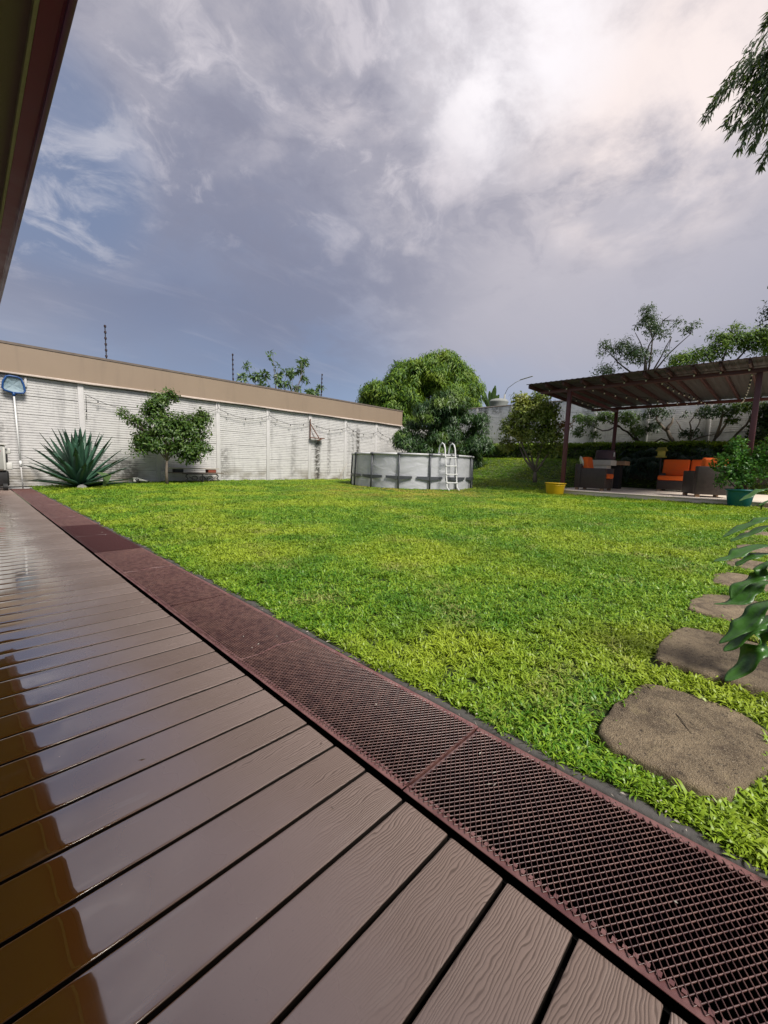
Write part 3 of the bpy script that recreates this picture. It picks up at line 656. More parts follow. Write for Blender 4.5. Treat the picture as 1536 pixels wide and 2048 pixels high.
string_lights('string_lights', [(13.0, 2.6, 3.36), (15.4, 2.2, 3.25), (17.7, 1.9, 3.3)], .42, 'bulb string under the middle of the pergola roof', sag=.06)
string_lights('string_lights', [(13.0, .75, 3.36), (15.4, .95, 3.25), (17.7, 1.2, 3.3)], .42, 'bulb string under the roof beside the right front post', sag=.06)
# festoon along the left wall: low swags from hook to hook
hooks = [(2.53, 1.9), (2.54, 2.60), (4.22, 2.42), (6.35, 2.66), (8.35, 2.63), (10.20, 2.56), (12.30, 2.53), (14.25, 2.50), (15.9, 2.33)]
fl = string_lights('string_lights', [(x, WY - .13, z) for x, z in hooks], .62, 'black festoon string with small bulbs swagged along the white wall', sag=.22, bulb_r=.018, drop=.10, cable=.008)
for x, z in hooks[3:8]: MB().bar((x, WY - .13, z), (x + .01, WY - .02, z + .20), .012, .012).build('hook', 'dark_metal', fl)

# electric fence posts on top of the wall
e0 = None
for x, lb in ((3.11, 'black electric fence post on the wall top above the agave'), (6.97, 'black electric fence post on the wall top left of the sparse tree'), (10.90, 'black electric fence post on the wall top right of the sparse tree')):
    if e0 is None:
        e0 = empty('fence_post', (x, WY + .04, 3.70), lb, 'fence post', 'electric fence posts on the wall')
        MB().box(-.012, .012, -.012, .012, 0, .97).build('pole', 'dark_metal', e0, local=True)
        for k in range(6):
            MB().lathe([(0, 0), (.030, 0), (.034, .02), (.018, .028), (.034, .036), (.030, .055), (0, .055)], 8, (0, -.01, .06 + k * .168)).build('insulator', 'insulator', e0, smooth=True, local=True)
    else: c = copy_tree(e0); c.location = (x, WY + .04, 3.70); c['label'] = lb; c.rotation_euler = (0, R(2 if x > 8 else -.5), 0)

# ------------------------------------------------------------ swimming pool
PC = (11.42, 9.72); PR = 2.17; pz = .15; PH = 1.09; NP = 14
PO = empty('swimming_pool', (*PC, pz), 'round above-ground pool with grey liner and dark steel uprights', 'pool')
def pp(r, a, z): return (PC[0] + r * math.cos(a), PC[1] + r * math.sin(a), z)
a0 = R(229.5 + 6)
ln = MB(); nseg = NP * 12; nz = 8
for i in range(nseg + 1):
    a = a0 + 2 * math.pi * i / nseg; ph = (i % 12) / 12
    for k_ in range(nz + 1):
        f = k_ / nz; bul = .045 * math.sin(math.pi * ph) * (1 - f * .8) ; ln.v.append(pp(PR - .03 + bul + random.uniform(-.004, .004), a, pz + .01 + (PH - .04) * f))
for i in range(nseg):
    for k_ in range(nz): a = i * (nz + 1) + k_; ln.f.append((a, a + nz + 1, a + nz + 2, a + 1))
ln.build('liner', 'pool_liner', PO, smooth=True)
wt = MB(); wt.v = [pp(PR - .05, 2 * math.pi * i / 60, pz + .93) for i in range(60)]; wt.f = [tuple(range(60))]; wt.build('water', 'pool_water', PO)
for i in range(NP):
    a = a0 + 2 * math.pi * i / NP; b_ = a0 + 2 * math.pi * (i + 1) / NP
    MB().tube([pp(PR + .01, a, pz + PH), pp(PR + .01, (a + b_) / 2, pz + PH), pp(PR + .01, b_, pz + PH)], .033, 8).build('rim_tube', 'pool_rim', PO, smooth=True)
    MB().tube([pp(PR + .045, a, pz), pp(PR + .035, a, pz + .5), pp(PR + .01, a, pz + PH - .02)], .028, 8).build('upright', 'pool_steel', PO, smooth=True)
    MB().tube([pp(PR + .01, a - .028, pz + PH), pp(PR + .013, a, pz + PH), pp(PR + .01, a + .028, pz + PH)], .040, 8).build('rim_joint', 'pool_steel', PO, smooth=True)
    da = 2 * math.pi / NP * .43; st = MB(); kk = 10
    for q in range(kk + 1):
        aa = a - da + 2 * da * q / kk; t_ = abs(q / kk - .5) * 2; hh_ = .075 - .028 * t_; 
        st.v += [pp(PR + .030, aa, pz + .36 - (.03 + .05 * (1 - t_))), pp(PR + .030, aa, pz + .36 + .045), pp(PR + .050, aa, pz + .36 - (.03 + .05 * (1 - t_))), pp(PR + .050, aa, pz + .36 + .045)]
    for q in range(kk): k_ = q * 4; st.f += [(k_ + 2, k_ + 6, k_ + 7, k_ + 3), (k_, k_ + 1, k_ + 5, k_ + 4), (k_ + 1, k_ + 3, k_ + 7, k_ + 5), (k_, k_ + 4, k_ + 6, k_ + 2)]
    st.f += [(0, 2, 3, 1), (kk * 4, kk * 4 + 1, kk * 4 + 3, kk * 4 + 2)]
    st.build('support_strap', 'pool_steel', PO)

# ladder: an A-frame over the pool edge
la = R(250.5); er = Vector((math.cos(la), math.sin(la), 0)); et = Vector((-er.y, er.x, 0)); lc = Vector((*PC, 0)) + er * (PR + .0)
LD = empty('pool_ladder', tuple(lc + er * .3 + Vector((0, 0, pz))), 'white A-frame ladder standing over the edge of the round pool', 'ladder')
for s in (-.19, .19):
    o_ = lc + et * s
    pts = [o_ + er * .50 + Vector((0, 0, pz)), o_ + er * .36 + Vector((0, 0, pz + .10)), o_ + er * .26 + Vector((0, 0, pz + .7)), o_ + er * .16 + Vector((0, 0, pz + 1.30)), o_ + er * .10 + Vector((0, 0, pz + 1.42)), o_ + er * 0 + Vector((0, 0, pz + 1.47)), o_ - er * .10 + Vector((0, 0, pz + 1.42)), o_ - er * .15 + Vector((0, 0, pz + 1.32)), o_ - er * .2 + Vector((0, 0, pz + 1.05)), o_ - er * .34 + Vector((0, 0, pz + .1))]
    MB().tube(pts, .022, 8).build('rail', 'ladder_white', LD, smooth=True)
    MB().bar(o_ + er * .19 + Vector((0, 0, pz + 1.14)), o_ - er * .19 + Vector((0, 0, pz + 1.14)), .045, .03).build('clamp', 'ladder_white', LD)
for zz, rr_ in ((.24, .335), (.50, .295), (.76, .25), (1.02, .205)):
    c_ = lc + er * rr_ + Vector((0, 0, pz + zz)); MB().bar(c_ - et * .21, c_ + et * .21, .075, .035).build('step', 'ladder_white', LD, bevel=.006)

# ------------------------------------------------------------ furniture on the patio
def cushion(name, x0, x1, y0, y1, z0, z1, parent, M=None, m='orange_fabric', puff=.02):
    b = MB(); n = 8; 
    import itertools
    o = MB().box(x0, x1, y0, y1, z0, z1, M).build(name, m, parent, local=True, bevel=min(.045, (z1 - z0) * .42, abs(x1 - x0) * .42), smooth=True, segs=4); return o
def armchair(label, loc, rz, throw=False):
    o = empty('wicker_armchair', loc, label, 'armchair', 'wicker armchairs with orange cushions', rz=rz)   # faces its own +x
    MB().box(-.40, .40, -.40, .40, .07, .36).build('seat_frame', 'wicker', o, local=True, bevel=.012)
    MB().box(-.46, -.28, -.43, .43, .072, .80).build('backrest', 'wicker', o, local=True, bevel=.02)
    for s in (-1, 1): MB().box(-.277, .42, min(s * .29, s * .43), max(s * .29, s * .43), .074, .68).build('arm', 'wicker', o, local=True, bevel=.015)
    for x in (-.38, .34):
        for y in (-.36, .36): MB().box(x - .045, x + .045, y - .045, y + .045, 0, .069).build('foot', 'wood_foot', o, local=True)
    cushion('seat_cushion', -.26, .47, -.28, .28, .365, .52, o)
    M = Matrix.Translation((-.17, 0, .53)) @ Matrix.Rotation(R(-12), 4, 'Y'); cushion('back_cushion', -.10, .08, -.27, .27, .0, .50, o, M)
    return o
armchair('dark wicker armchair with orange cushions behind the yellow tub', (13.80, 4.22, .30), R(-90))
armchair('dark wicker armchair with orange cushions behind the potted shrub', (13.85, 1.42, .30), R(28))
lc_ = MB(); Mc = Matrix.Translation((13.62, 4.58, 1.17)) @ Matrix.Rotation(R(25), 4, 'Z') @ Matrix.Rotation(R(75), 4, 'X')
prof = [(0, -.045), (.10, -.05), (.155, -.03), (.17, 0), (.155, .03), (.10, .05), (0, .045)]
lc_.lathe(prof, 20); lc_.v = [tuple(Mc @ Vector(v)) for v in lc_.v]
lime = empty('round_cushion', (13.62, 4.58, 1.17), 'small round pale green cushion propped on the armchair back', 'cushion'); lc_.build('cushion_pad', 'cushion_lime', lime, smooth=True)
tb2 = MB(); tb2.tube([Mc @ Vector((.168 * math.cos(a * .3142), .168 * math.sin(a * .3142), 0)) for a in range(21)], .02, 6); tb2.build('piping', 'white_plastic', lime, smooth=True)
SO = empty('wicker_sofa', (16.8, 2.25, .30), 'dark wicker two-seat sofa with orange cushions at the back of the patio', 'sofa')
MB().box(-.48, .42, -.78, .78, .06, .36).build('seat_frame', 'wicker', SO, local=True, bevel=.012)
MB().box(.30, .48, -.78, .78, .362, .78).build('backrest', 'wicker', SO, local=True, bevel=.02)
MB().box(-.1, .29, .64, .80, .362, .60).build('arm', 'wicker', SO, local=True, bevel=.02)
for y in (-.39, .39):
    cushion('seat_cushion', -.50, .28, y - .385, y + .385, .365, .52, SO)
    cushion('back_cushion', .0, .20, y - .375, y + .375, .0, .56, SO, Matrix.Translation((.10, 0, .53)) @ Matrix.Rotation(R(10), 4, 'Y'))
for x in (-.40, .36):
    for y in (-.7, .7): MB().box(x - .05, x + .05, y - .05, y + .05, 0, .058).build('foot', 'wood_foot', SO, local=True)
CT = empty('barbecue_counter', (15.5, 4.4, .3), 'pale concrete barbecue counter beside the back left pergola post', 'counter')
MB().box(15.2, 15.85, 4.18, 4.85, 1.10, 1.28).build('counter_top', 'counter_concrete', CT, bevel=.01)
MB().box(15.86, 16.5, 3.92, 4.75, 1.13, 1.27).build('side_shelf', 'wood_foot', CT, bevel=.01)
MB().box(15.25, 15.75, 4.32, 4.80, .30, 1.098).build('pedestal', 'counter_concrete', CT, bevel=.01)
MB().box(16.0, 16.4, 4.1, 4.6, .30, 1.128).build('pedestal', 'dark_metal', CT)
GR = empty('covered_grill', (15.55, 4.47, 1.28), 'round barbecue under a dark plum fabric cover on the counter', 'grill')
MB().lathe([(0, .0), (.30, 0), (.315, .05), (.31, .20), (.295, .30), (.27, .335), (0, .345)], 24, (15.55, 4.47, 1.283)).build('cover', 'cover_fabric', GR, smooth=True)
MB().lathe([(.318, .02), (.325, .03), (.318, .045)], 24, (15.55, 4.47, 1.283)).build('drawstring', 'dark_metal', GR, smooth=True)
MB().box(15.30, 15.33, 4.12, 4.15, 1.40, 1.54).build('cover_strap', 'white_plastic', GR)
LN = empty('garden_lantern', (17.0, 3.1, 1.45), 'small yellow house-shaped lantern among the dark plants behind the sofa', 'lantern')
MB().box(16.90, 17.10, 3.0, 3.2, 1.47, 1.66).build('body', 'lantern_yellow', LN, bevel=.006)
MB().box(16.86, 17.14, 2.96, 3.24, 1.44, 1.468).build('base', 'lantern_yellow', LN)
b = MB(); b.add([(16.84, 2.94, 1.662), (17.16, 2.94, 1.662), (17.16, 3.26, 1.662), (16.84, 3.26, 1.662), (17.0, 2.98, 1.79), (17.0, 3.22, 1.79)], [(0, 3, 2, 1), (0, 1, 4), (2, 3, 5), (1, 2, 5, 4), (3, 0, 4, 5)]); b.build('roof', 'lantern_yellow', LN)
MB().tube([(17.0, 3.1, .3), (17.0, 3.1, 1.44)], .025, 6).build('pole', 'dark_metal', LN)

# yellow tub
tz = float(lawn_z(12.35, 4.85)) + .01
YT = empty('yellow_tub', (12.35, 4.85, tz), 'yellow plastic tub on the grass by the pergola post', 'tub')
MB().lathe([(0, .012), (.225, .012), (.23, 0), (.24, .02), (.275, .30), (.283, .32), (.300, .325), (.300, .345), (.272, .345), (.262, .30), (.225, .03), (0, .028)], 32, (12.35, 4.85, tz)).build('bucket', 'yellow_plastic', YT, smooth=True)
for r_, z in ((.279, .27),): MB().lathe([(r_ - .01, z - .01), (r_, z - .006), (r_, z + .006), (r_ - .01, z + .01)], 32, (12.35, 4.85, tz)).build('rib', 'yellow_plastic', YT, smooth=True)

# teal pot with a dense shrub
tx, ty = 12.42, .66; tz = float(lawn_z(tx, ty)) + .01
PT = empty('potted_shrub', (tx, ty, tz), 'leafy green shrub in a teal plastic pot at the patio corner', 'potted plant')
MB().lathe([(0, .0), (.185, 0), (.20, .01), (.255, .34), (.262, .37), (.285, .372), (.285, .41), (.262, .412), (.25, .38), (0, .36)], 32, (tx, ty, tz)).build('pot', 'teal_plastic', PT, smooth=True)
MB().lathe([(0, .375), (.25, .37)], 20, (tx, ty, tz)).build('soil', 'soil_turf', PT)
st = MB(); cz_ = (tx + .05, ty - .05, tz + .9)
limbs(st, (tx, ty, tz + .36), [(tx + .1, ty + .25, tz + 1.4), (tx - .1, ty - .2, tz + 1.2), (tx + .2, ty + .05, tz + 1.5), (tx, ty + .4, tz + 1.0), (tx, ty - .5, tz + 1.2)], .014, n=5)
st.build('stem', 'bark_dark', PT)
V, F = clusters([(tx - .02, ty + .22, tz + .95, .32, .34, .32), (tx + .05, ty - .15, tz + .85, .35, .45, .38), (tx + .02, ty + .17, tz + 1.32, .17, .18, .26), (tx + .1, ty - .45, tz + 1.1, .3, .35, .45), (tx, ty + .12, tz + .60, .36, .36, .2)], 560, 9, .088, .042, droop=.05, spread=.7, inner=.35, clr=.35)
np_mesh('foliage', V, F, 'leaf_potted', PT, smooth=False)
ST = empty('stone_steps', (12.9, -.1, .1), 'two tan stone steps beside the teal pot', 'steps')
MB().box(12.35, 12.70, -1.1, .34, .10, .20).build('step', 'step_stone_tan', ST, bevel=.012); MB().box(12.55, 12.69, -1.1, .30, .20, .295).build('step', 'step_stone_tan', ST, bevel=.012)
# ------------------------------------------------------------ stepping stones
STONES = [
 ([(1.362, .318), (1.345, .20), (1.345, .06), (1.37, .015), (1.52, -.035), (1.70, -.085), (1.83, -.05), (1.905, .02), (1.918, .16), (1.905, .28), (1.86, .325), (1.72, .338), (1.60, .362), (1.42, .352)], 'large brown stepping stone nearest the grating with a twig on it'),
 ([(2.105, .32), (2.09, .12), (2.11, -.08), (2.28, -.11), (2.50, -.09), (2.68, -.06), (2.70, .15), (2.67, .30), (2.50, .335), (2.28, .345)], 'brown stepping stone half covered by the drooping big leaves'),
 ([(2.96, .32), (2.92, .15), (2.98, -.04), (3.2, -.09), (3.45, -.05), (3.54, .13), (3.44, .29), (3.2, .34)], 'third brown stepping stone counted from the grating'),
 ([(3.74, .28), (3.74, .05), (3.86, -.08), (4.15, -.06), (4.26, .05), (4.24, .25), (4.05, .31)], 'fourth stepping stone, behind the tip of the second lowest leaf'),
 ([(4.49, .24), (4.50, .02), (4.7, -.10), (4.92, .0), (4.95, .18), (4.86, .28), (4.65, .29)], 'fifth and darkest stepping stone along the right lawn edge'),
 ([(5.43, .24), (5.45, .05), (5.7, -.1), (5.95, .02), (5.97, .2), (5.8, .28), (5.6, .27)], 'sixth stepping stone, small in the distance before the teal pot'),
 ([(6.9, .26), (6.92, .02), (7.2, -.08), (7.4, .05), (7.38, .27), (7.1, .3)], 'farthest stepping stone of the row before the teal pot')]
for poly, lb in STONES:
    # rounded, slightly wandering outline
    P_ = []; n = len(poly)
    for i in range(n):
        a, b_, c_, d_ = [Vector(poly[(i + q) % n]) for q in (-1, 0, 1, 2)]
        for k in range(7):
            t_ = k / 7; qs = .5 * ((2 * b_) + (-a + c_) * t_ + (2 * a - 5 * b_ + 4 * c_ - d_) * t_ * t_ + (-a + 3 * b_ - 3 * c_ + d_) * t_ ** 3); q = qs.lerp(b_.lerp(c_, t_), .8)
            P_.append((q.x + random.uniform(-.004, .004), q.y + random.uniform(-.004, .004)))
    cx_ = sum(p_[0] for p_ in P_) / len(P_); cy_ = sum(p_[1] for p_ in P_) / len(P_); zt = float(lawn_z(cx_, cy_)) + .024
    b = MB(); m_ = len(P_); rings = [(1.0, -.06), (1.0, -.012), (.985, -.003), (.95, 0.0), (.7, .002), (.35, .003)]
    for s_, z_ in rings: b.v += [(cx_ + (x - cx_) * s_, cy_ + (y - cy_) * s_, zt + z_ + (random.uniform(-.0005, .0005) if s_ < .97 else 0)) for x, y in P_]
    for r_ in range(len(rings) - 1): b.f += [(r_ * m_ + i, (r_ + 1) * m_ + i, (r_ + 1) * m_ + (i + 1) % m_, r_ * m_ + (i + 1) % m_)[::-1] for i in range(m_)]
    b.f.append(tuple((len(rings) - 1) * m_ + i for i in range(m_)))
    tag(b.build('stepping_stone', 'stepping_stone_face', smooth=True), lb, 'stepping stone', 'stepping stones along the right side of the lawn')
zt = float(lawn_z(1.6, .15)) + .029
tag(MB().tube([(1.70, .185, zt), (1.67, .165, zt + .003), (1.64, .150, zt + .001), (1.60, .125, zt + .002)], [.0016, .0014, .0012, .0008], 5).build('twig', 'bark_dark'), 'thin dark twig lying on the nearest stepping stone', 'twig')

# ------------------------------------------------------------ agave: every leaf a part
AG = empty('agave', (2.13, 13.35, .02), 'big spiky blue-green agave in front of the white wall', 'agave')
ga = random.Random(5)
for i in range(64):
    az = i * 2.39996 + ga.uniform(-.2, .2); el = R(5 + 82 * (i / 63) ** .78) + ga.uniform(-.08, .08); L = ga.uniform(1.08, 1.40) * (1.0 + .12 * math.sin(el * 1.4)); wd = ga.uniform(.10, .135)
    if i < 14: L *= .95
    d = Vector((math.cos(az) * math.cos(el), math.sin(az) * math.cos(el), math.sin(el))); s_ = Vector((-math.sin(az), math.cos(az), 0)); u = s_.cross(d); u = -u if u.z < 0 else u
    b = MB(); N_ = 7; base = Vector((2.13, 13.35, .06 + .12 * i / 63)) + Vector((d.x, d.y, 0)) * .06
    for k in range(N_ + 1):
        f = k / N_; wv = wd * (.62 + 1.1 * f - 1.72 * f * f) if f < .96 else .002
        wv = max(.0015, wd * min(1, .55 + 1.3 * f) * (1 - f ** 2.4)); c_ = base + d * L * f + u * (-.06 * L * f * f if el < .9 else 0)
        b.v += [tuple(c_ - s_ * wv / 1 + u * wv * .34), tuple(c_ - u * .006), tuple(c_ + s_ * wv / 1 + u * wv * .34), tuple(c_ - u * (.022 * (1 - f) + .002))]
    for k in range(N_):
        a = k * 4; b.f += [(a, a + 1, a + 5, a + 4), (a + 1, a + 2, a + 6, a + 5), (a + 2, a + 3, a + 7, a + 6), (a + 3, a, a + 4, a + 7)]
    b.build('leaf', 'agave_leaf', AG, smooth=True)
def rock(name, c_, r_, label, m='pale_rock', cat='rock'):
    g = random.Random(hash(label) % 1000 if False else len(label)); prof = []; b = MB()
    for k in range(6):
        t_ = k / 5; prof.append((math.sin(t_ * math.pi * .5) if k else 0.01, math.cos(t_ * math.pi * .5)))
    b.lathe([(p_[0], p_[1]) for p_ in prof[::-1]], 9, (0, 0, 0))
    b.v = [(c_[0] + v[0] * r_[0] * (1 + g.uniform(-.18, .18)), c_[1] + v[1] * r_[1] * (1 + g.uniform(-.18, .18)), c_[2] + v[2] * r_[2] * (1 + g.uniform(-.12, .12))) for v in b.v]
    return tag(b.build(name, m), label, cat)
rock('rock', (2.12, 12.95, .0), (.13, .10, .13), 'pale rock on the grass edge in front of the agave')
yl = MB(); yl.add([(2.55, 12.9, .03), (2.68, 12.88, .20), (2.75, 12.86, .38), (2.62, 12.9, .44), (2.42, 12.92, .46), (2.56, 12.89, .34)], [(0, 1, 5), (1, 2, 5), (2, 3, 5), (3, 4, 5)])
tag(yl.build('fallen_leaf', 'leaf_pale'), 'broad pale green leaf bent over at the foot of the agave', 'leaf')
# weeds and a spotlight by the wall
SP = empty('spotlight', (3.62, 13.9, .1), 'small black and white garden spotlight on the grass by the wall', 'spotlight')
MB().lathe([(0, 0), (.10, .0), (.12, .14), (0, .16)], 12, (3.60, 13.9, .10)).build('housing', 'dark_metal', SP, smooth=True)
MB().add([(3.58, 13.8, .28), (3.86, 13.78, .18), (3.84, 13.95, .16), (3.56, 13.98, .27), (3.60, 13.8, .20), (3.86, 13.78, .165), (3.84, 13.95, .145), (3.58, 13.98, .19)], [(0, 1, 2, 3), (4, 7, 6, 5), (0, 4, 5, 1), (1, 5, 6, 2), (2, 6, 7, 3), (3, 7, 4, 0)]).build('lens_cover', 'white_plastic', SP)
MB().box(3.50, 3.57, 13.8, 13.9, .16, .27).build('lens_rim', 'white_plastic', SP)

# pool skimmer leaning against the wall
SK = empty('pool_skimmer', (1.04, 14.08, 0), 'blue pool skimmer net on a long white pole leaning against the wall', 'pool net')
a_, b_ = Vector((1.04, 14.08, 0.0)), Vector((1.01, 14.36, 2.38))
MB().tube([a_, a_.lerp(b_, .25)], .014, 8).build('lower_pole', 'wall_post_paint', SK, smooth=True)
MB().tube([a_.lerp(b_, .245), a_.lerp(b_, 1)], .019, 8).build('pole', 'ladder_white', SK, smooth=True)
MB().tube([a_.lerp(b_, .23), a_.lerp(b_, .29)], .028, 8).build('collar', 'ladder_white', SK, smooth=True)
fr = [(1.01, 2.42), (.84, 2.47), (.80, 2.52), (.82, 2.68), (.89, 2.82), (.95, 2.84), (1.10, 2.83), (1.17, 2.80), (1.215, 2.66), (1.235, 2.50), (1.20, 2.44), (1.08, 2.43), (1.01, 2.42)]
MB().tube([(x, 14.36, z) for x, z in fr], .024, 8).build('net_frame', 'skimmer_blue', SK, smooth=True)
MB().tube([(1.01, 14.36, 2.34), (1.01, 14.36, 2.44)], .032, 8).build('neck', 'skimmer_blue', SK, smooth=True)
nb = MB(); cn = (1.01, 14.42, 2.62); nb.v = [(x, 14.365, z) for x, z in fr[:-1]] + [((x + cn[0]) / 2, 14.40 + .01 * (i % 2), (z + cn[2]) / 2) for i, (x, z) in enumerate(fr[:-1])] + [cn]; n = len(fr) - 1
nb.f = [(i, (i + 1) % n, n + (i + 1) % n, n + i) for i in range(n)] + [(n + i, n + (i + 1) % n, 2 * n) for i in range(n)]; nb.build('net', 'net_mesh', SK)

# white cart at the far left end of the deck
CA = empty('utility_cart', (.5, 13.5, 0), 'white box-bodied cart with a red oval badge on a black base at the deck end', 'cart')
MB().box(.05, .70, 13.1, 13.7, .47, 1.06).build('body', 'white_plastic', CA, bevel=.02)
MB().box(.08, .655, 13.085, 13.099, .50, 1.02).build('front_panel', 'grey_panel', CA, bevel=.004)
MB().box(.02, .74, 13.06, 13.74, 1.063, 1.095).build('lid', 'white_plastic', CA, bevel=.012)
ov = MB(); ov.v = [(.52 + .10 * math.cos(i * .3927) * (1 if abs(math.cos(i * .3927)) < .99 else 1), 13.081, .925 + .045 * math.sin(i * .3927)) for i in range(16)] + [(.52 + .10 * math.cos(i * .3927), 13.084, .925 + .045 * math.sin(i * .3927)) for i in range(16)]
ov.f = [tuple(range(16))] + [(i, 16 + i, 16 + (i + 1) % 16, (i + 1) % 16) for i in range(16)]; ov.build('badge', 'red_badge', CA)
MB().box(.42, .61, 13.081, 13.084, .852, .862).build('badge_stripe', 'red_badge', CA)
MB().prism([(.703, 13.2), (.80, 13.2), (.80, 13.5), (.703, 13.5)], .86, .99).build('side_bracket', 'white_plastic', CA, bevel=.02)
MB().box(.703, .82, 13.2, 13.6, .49, .66).build('side_bin', 'white_plastic', CA, bevel=.02)
MB().box(.703, .74, 13.2, 13.5, .662, .858).build('side_strut', 'dark_metal', CA)
MB().box(.08, .74, 13.15, 13.65, .10, .468).build('base', 'dark_metal', CA, bevel=.04)
for x in (.14, .66): MB().tube([(x - .04, 13.12, .085), (x + .04, 13.12, .085)], .085, 14).build('wheel', 'black_cable', CA)
MB().box(.46, .52, 13.14, 13.149, .40, .42).build('latch', 'ladder_white', CA)

# wrought bench, plank and bricks under the small tree
BE = empty('iron_bench', (5.45, 13.75, .1), 'low black wrought-iron bench frame standing under the small tree', 'bench')
MB().box(4.98, 5.95, 13.6, 14.1, .38, .403).build('seat', 'dark_metal', BE, bevel=.006)
for x in (5.0, 5.9):
    s_ = 1 if x > 5.4 else -1
    MB().tube([(x, 13.65, .40), (x + .08 * s_, 13.62, .33), (x + .02 * s_, 13.6, .25), (x + .10 * s_, 13.6, .18), (x + .03 * s_, 13.6, .11)], .018, 6).build('leg', 'dark_metal', BE)
for x in (5.2, 5.45, 5.7):
    MB().tube([(x + .09 * math.cos(a * .7), 13.62, .26 + .075 * math.sin(a * .7)) for a in range(10)], .013, 5).build('scroll', 'dark_metal', BE)
MB().tube([(5.03, 13.62, .30), (5.3, 13.6, .17), (5.45, 13.6, .33), (5.62, 13.6, .17), (5.88, 13.62, .30)], .014, 5).build('cross_brace', 'dark_metal', BE)
MB().bar((5.45, 13.6, .10), (5.45, 13.6, .40), .03, .03).build('leg', 'dark_metal', BE)
tag(MB().box(4.6, 6.2, 13.7, 14.28, .405, .431).build('lower_plank', 'bark_grey'), 'thin dark lower board lying on the iron bench', 'plank')
tag(MB().box(4.55, 6.15, 13.93, 14.30, .545, .585).build('plank', 'plank_wood'), 'pale wooden plank laid on bricks along the wall under the small tree', 'plank')
tag(MB().box(4.72, 4.98, 13.95, 14.2, .433, .543).build('block', 'dark_metal', bevel=.01), 'black block carrying the left end of the plank', 'block')
tag(MB().box(5.78, 6.05, 13.95, 14.2, .433, .543).build('brick_stack', 'brick_red', bevel=.01), 'stack of red bricks carrying the right end of the plank', 'bricks')

BK = empty('wall_bracket', (10.25, 14.3, 1.9), 'rusty triangular steel bracket with a small shelf on the white wall', 'bracket')
MB().box(10.245, 10.275, 14.39, 14.43, 1.86, 2.70).build('upright', 'rust_steel', BK)
MB().box(10.22, 10.92, 14.26, 14.43, 1.91, 1.94).build('shelf', 'rust_steel', BK)
MB().bar((10.26, 14.40, 2.50), (10.66, 14.34, 1.95), .03, .03).build('brace', 'rust_steel', BK)
MB().bar((10.55, 14.3, 1.83), (10.78, 14.3, 1.90), .10, .03).build('underplate', 'rust_steel', BK)
TW = MB().tube([(11.62, 14.05, .12), (11.75, 14.1, .45), (12.0, 14.2, .70), (12.25, 14.3, .93)], [.02, .016, .014, .008], 5); TW.tube([(11.7, 14.08, .3), (11.62, 14.1, .62)], .008, 4)
tag(TW.build('dead_stem', 'plank_wood'), 'leaning dry stem standing by the wall left of the pool', 'stem')

# ------------------------------------------------------------ trees
def tree(name, label, base, trunk, limb_tops, r0, blobs, ncl, per, L, Wd, leaf, bark='bark_grey', cat='tree', group=None, droop=.4, spread=.8, inner=.45, lump=.25, cut=0.0, ntw=4, seed=1, extra=None, clr=.5):
    g = np.random.default_rng(seed); rr = random.Random(seed); o = empty(name, base, label, cat, group)
    b = MB(); n = len(trunk); b.tube(trunk, [r0 * (1 - .45 * i / (n - 1)) for i in range(n)], 9); limbs(b, trunk[-1], limb_tops, r0 * .5, rng=rr)
    for bb in blobs: twigs(b, limb_tops[min(range(len(limb_tops)), key=lambda i: (Vector(limb_tops[i]) - Vector(bb[:3])).length)], bb[:3], bb[3:], ntw, r0 * .13 + .003, rng=rr)
    b.build('trunk', bark, o, smooth=True)
    V, F = clusters(blobs, ncl, per, L, Wd, droop, spread, inner, lump, g, cut, clr); np_mesh('crown', V, F, leaf, o)
    if extra:
        for nm, bl2, n2, lf2 in extra: V, F = clusters(bl2, n2, per, L, Wd, droop, spread, inner, lump, g, 0, clr); np_mesh(nm, V, F, lf2, o)
    return o
# small tree in front of the left wall
tree('small_tree', 'small leafy tree with a thin double trunk in front of the white wall', (4.28, 13.35, .1), [(4.28, 13.35, .08), (4.27, 13.35, .45), (4.29, 13.33, .80)],
     [(3.75, 13.3, 1.55), (4.0, 13.35, 2.3), (4.45, 13.3, 1.7), (5.05, 13.3, 1.6), (4.9, 13.3, 2.2), (4.3, 13.3, 2.6)], .05,
     [(4.3, 13.3, 1.65, .80, .5, .60), (4.0, 13.3, 1.2, .5, .4, .22), (4.7, 13.3, 1.15, .5, .4, .25), (5.05, 13.3, 1.75, .50, .4, .50), (3.75, 13.3, 1.35, .36, .35, .26), (4.15, 13.3, 2.5, .28, .28, .25), (4.4, 13.3, 2.68, .20, .2, .16), (5.15, 13.3, 1.2, .45, .4, .25), (4.95, 13.3, .9, .35, .3, .14), (3.45, 13.3, 1.85, .22, .15, .14), (3.25, 13.3, 2.05, .15, .12, .10), (3.5, 13.3, 1.05, .18, .15, .13), (5.35, 13.3, 2.1, .25, .25, .28), (4.0, 13.35, 2.2, .32, .3, .3)],
     1350, 9, .115, .050, 'leaf_shrub', droop=.15, spread=.8, inner=.05, cut=.35, ntw=5, seed=4)
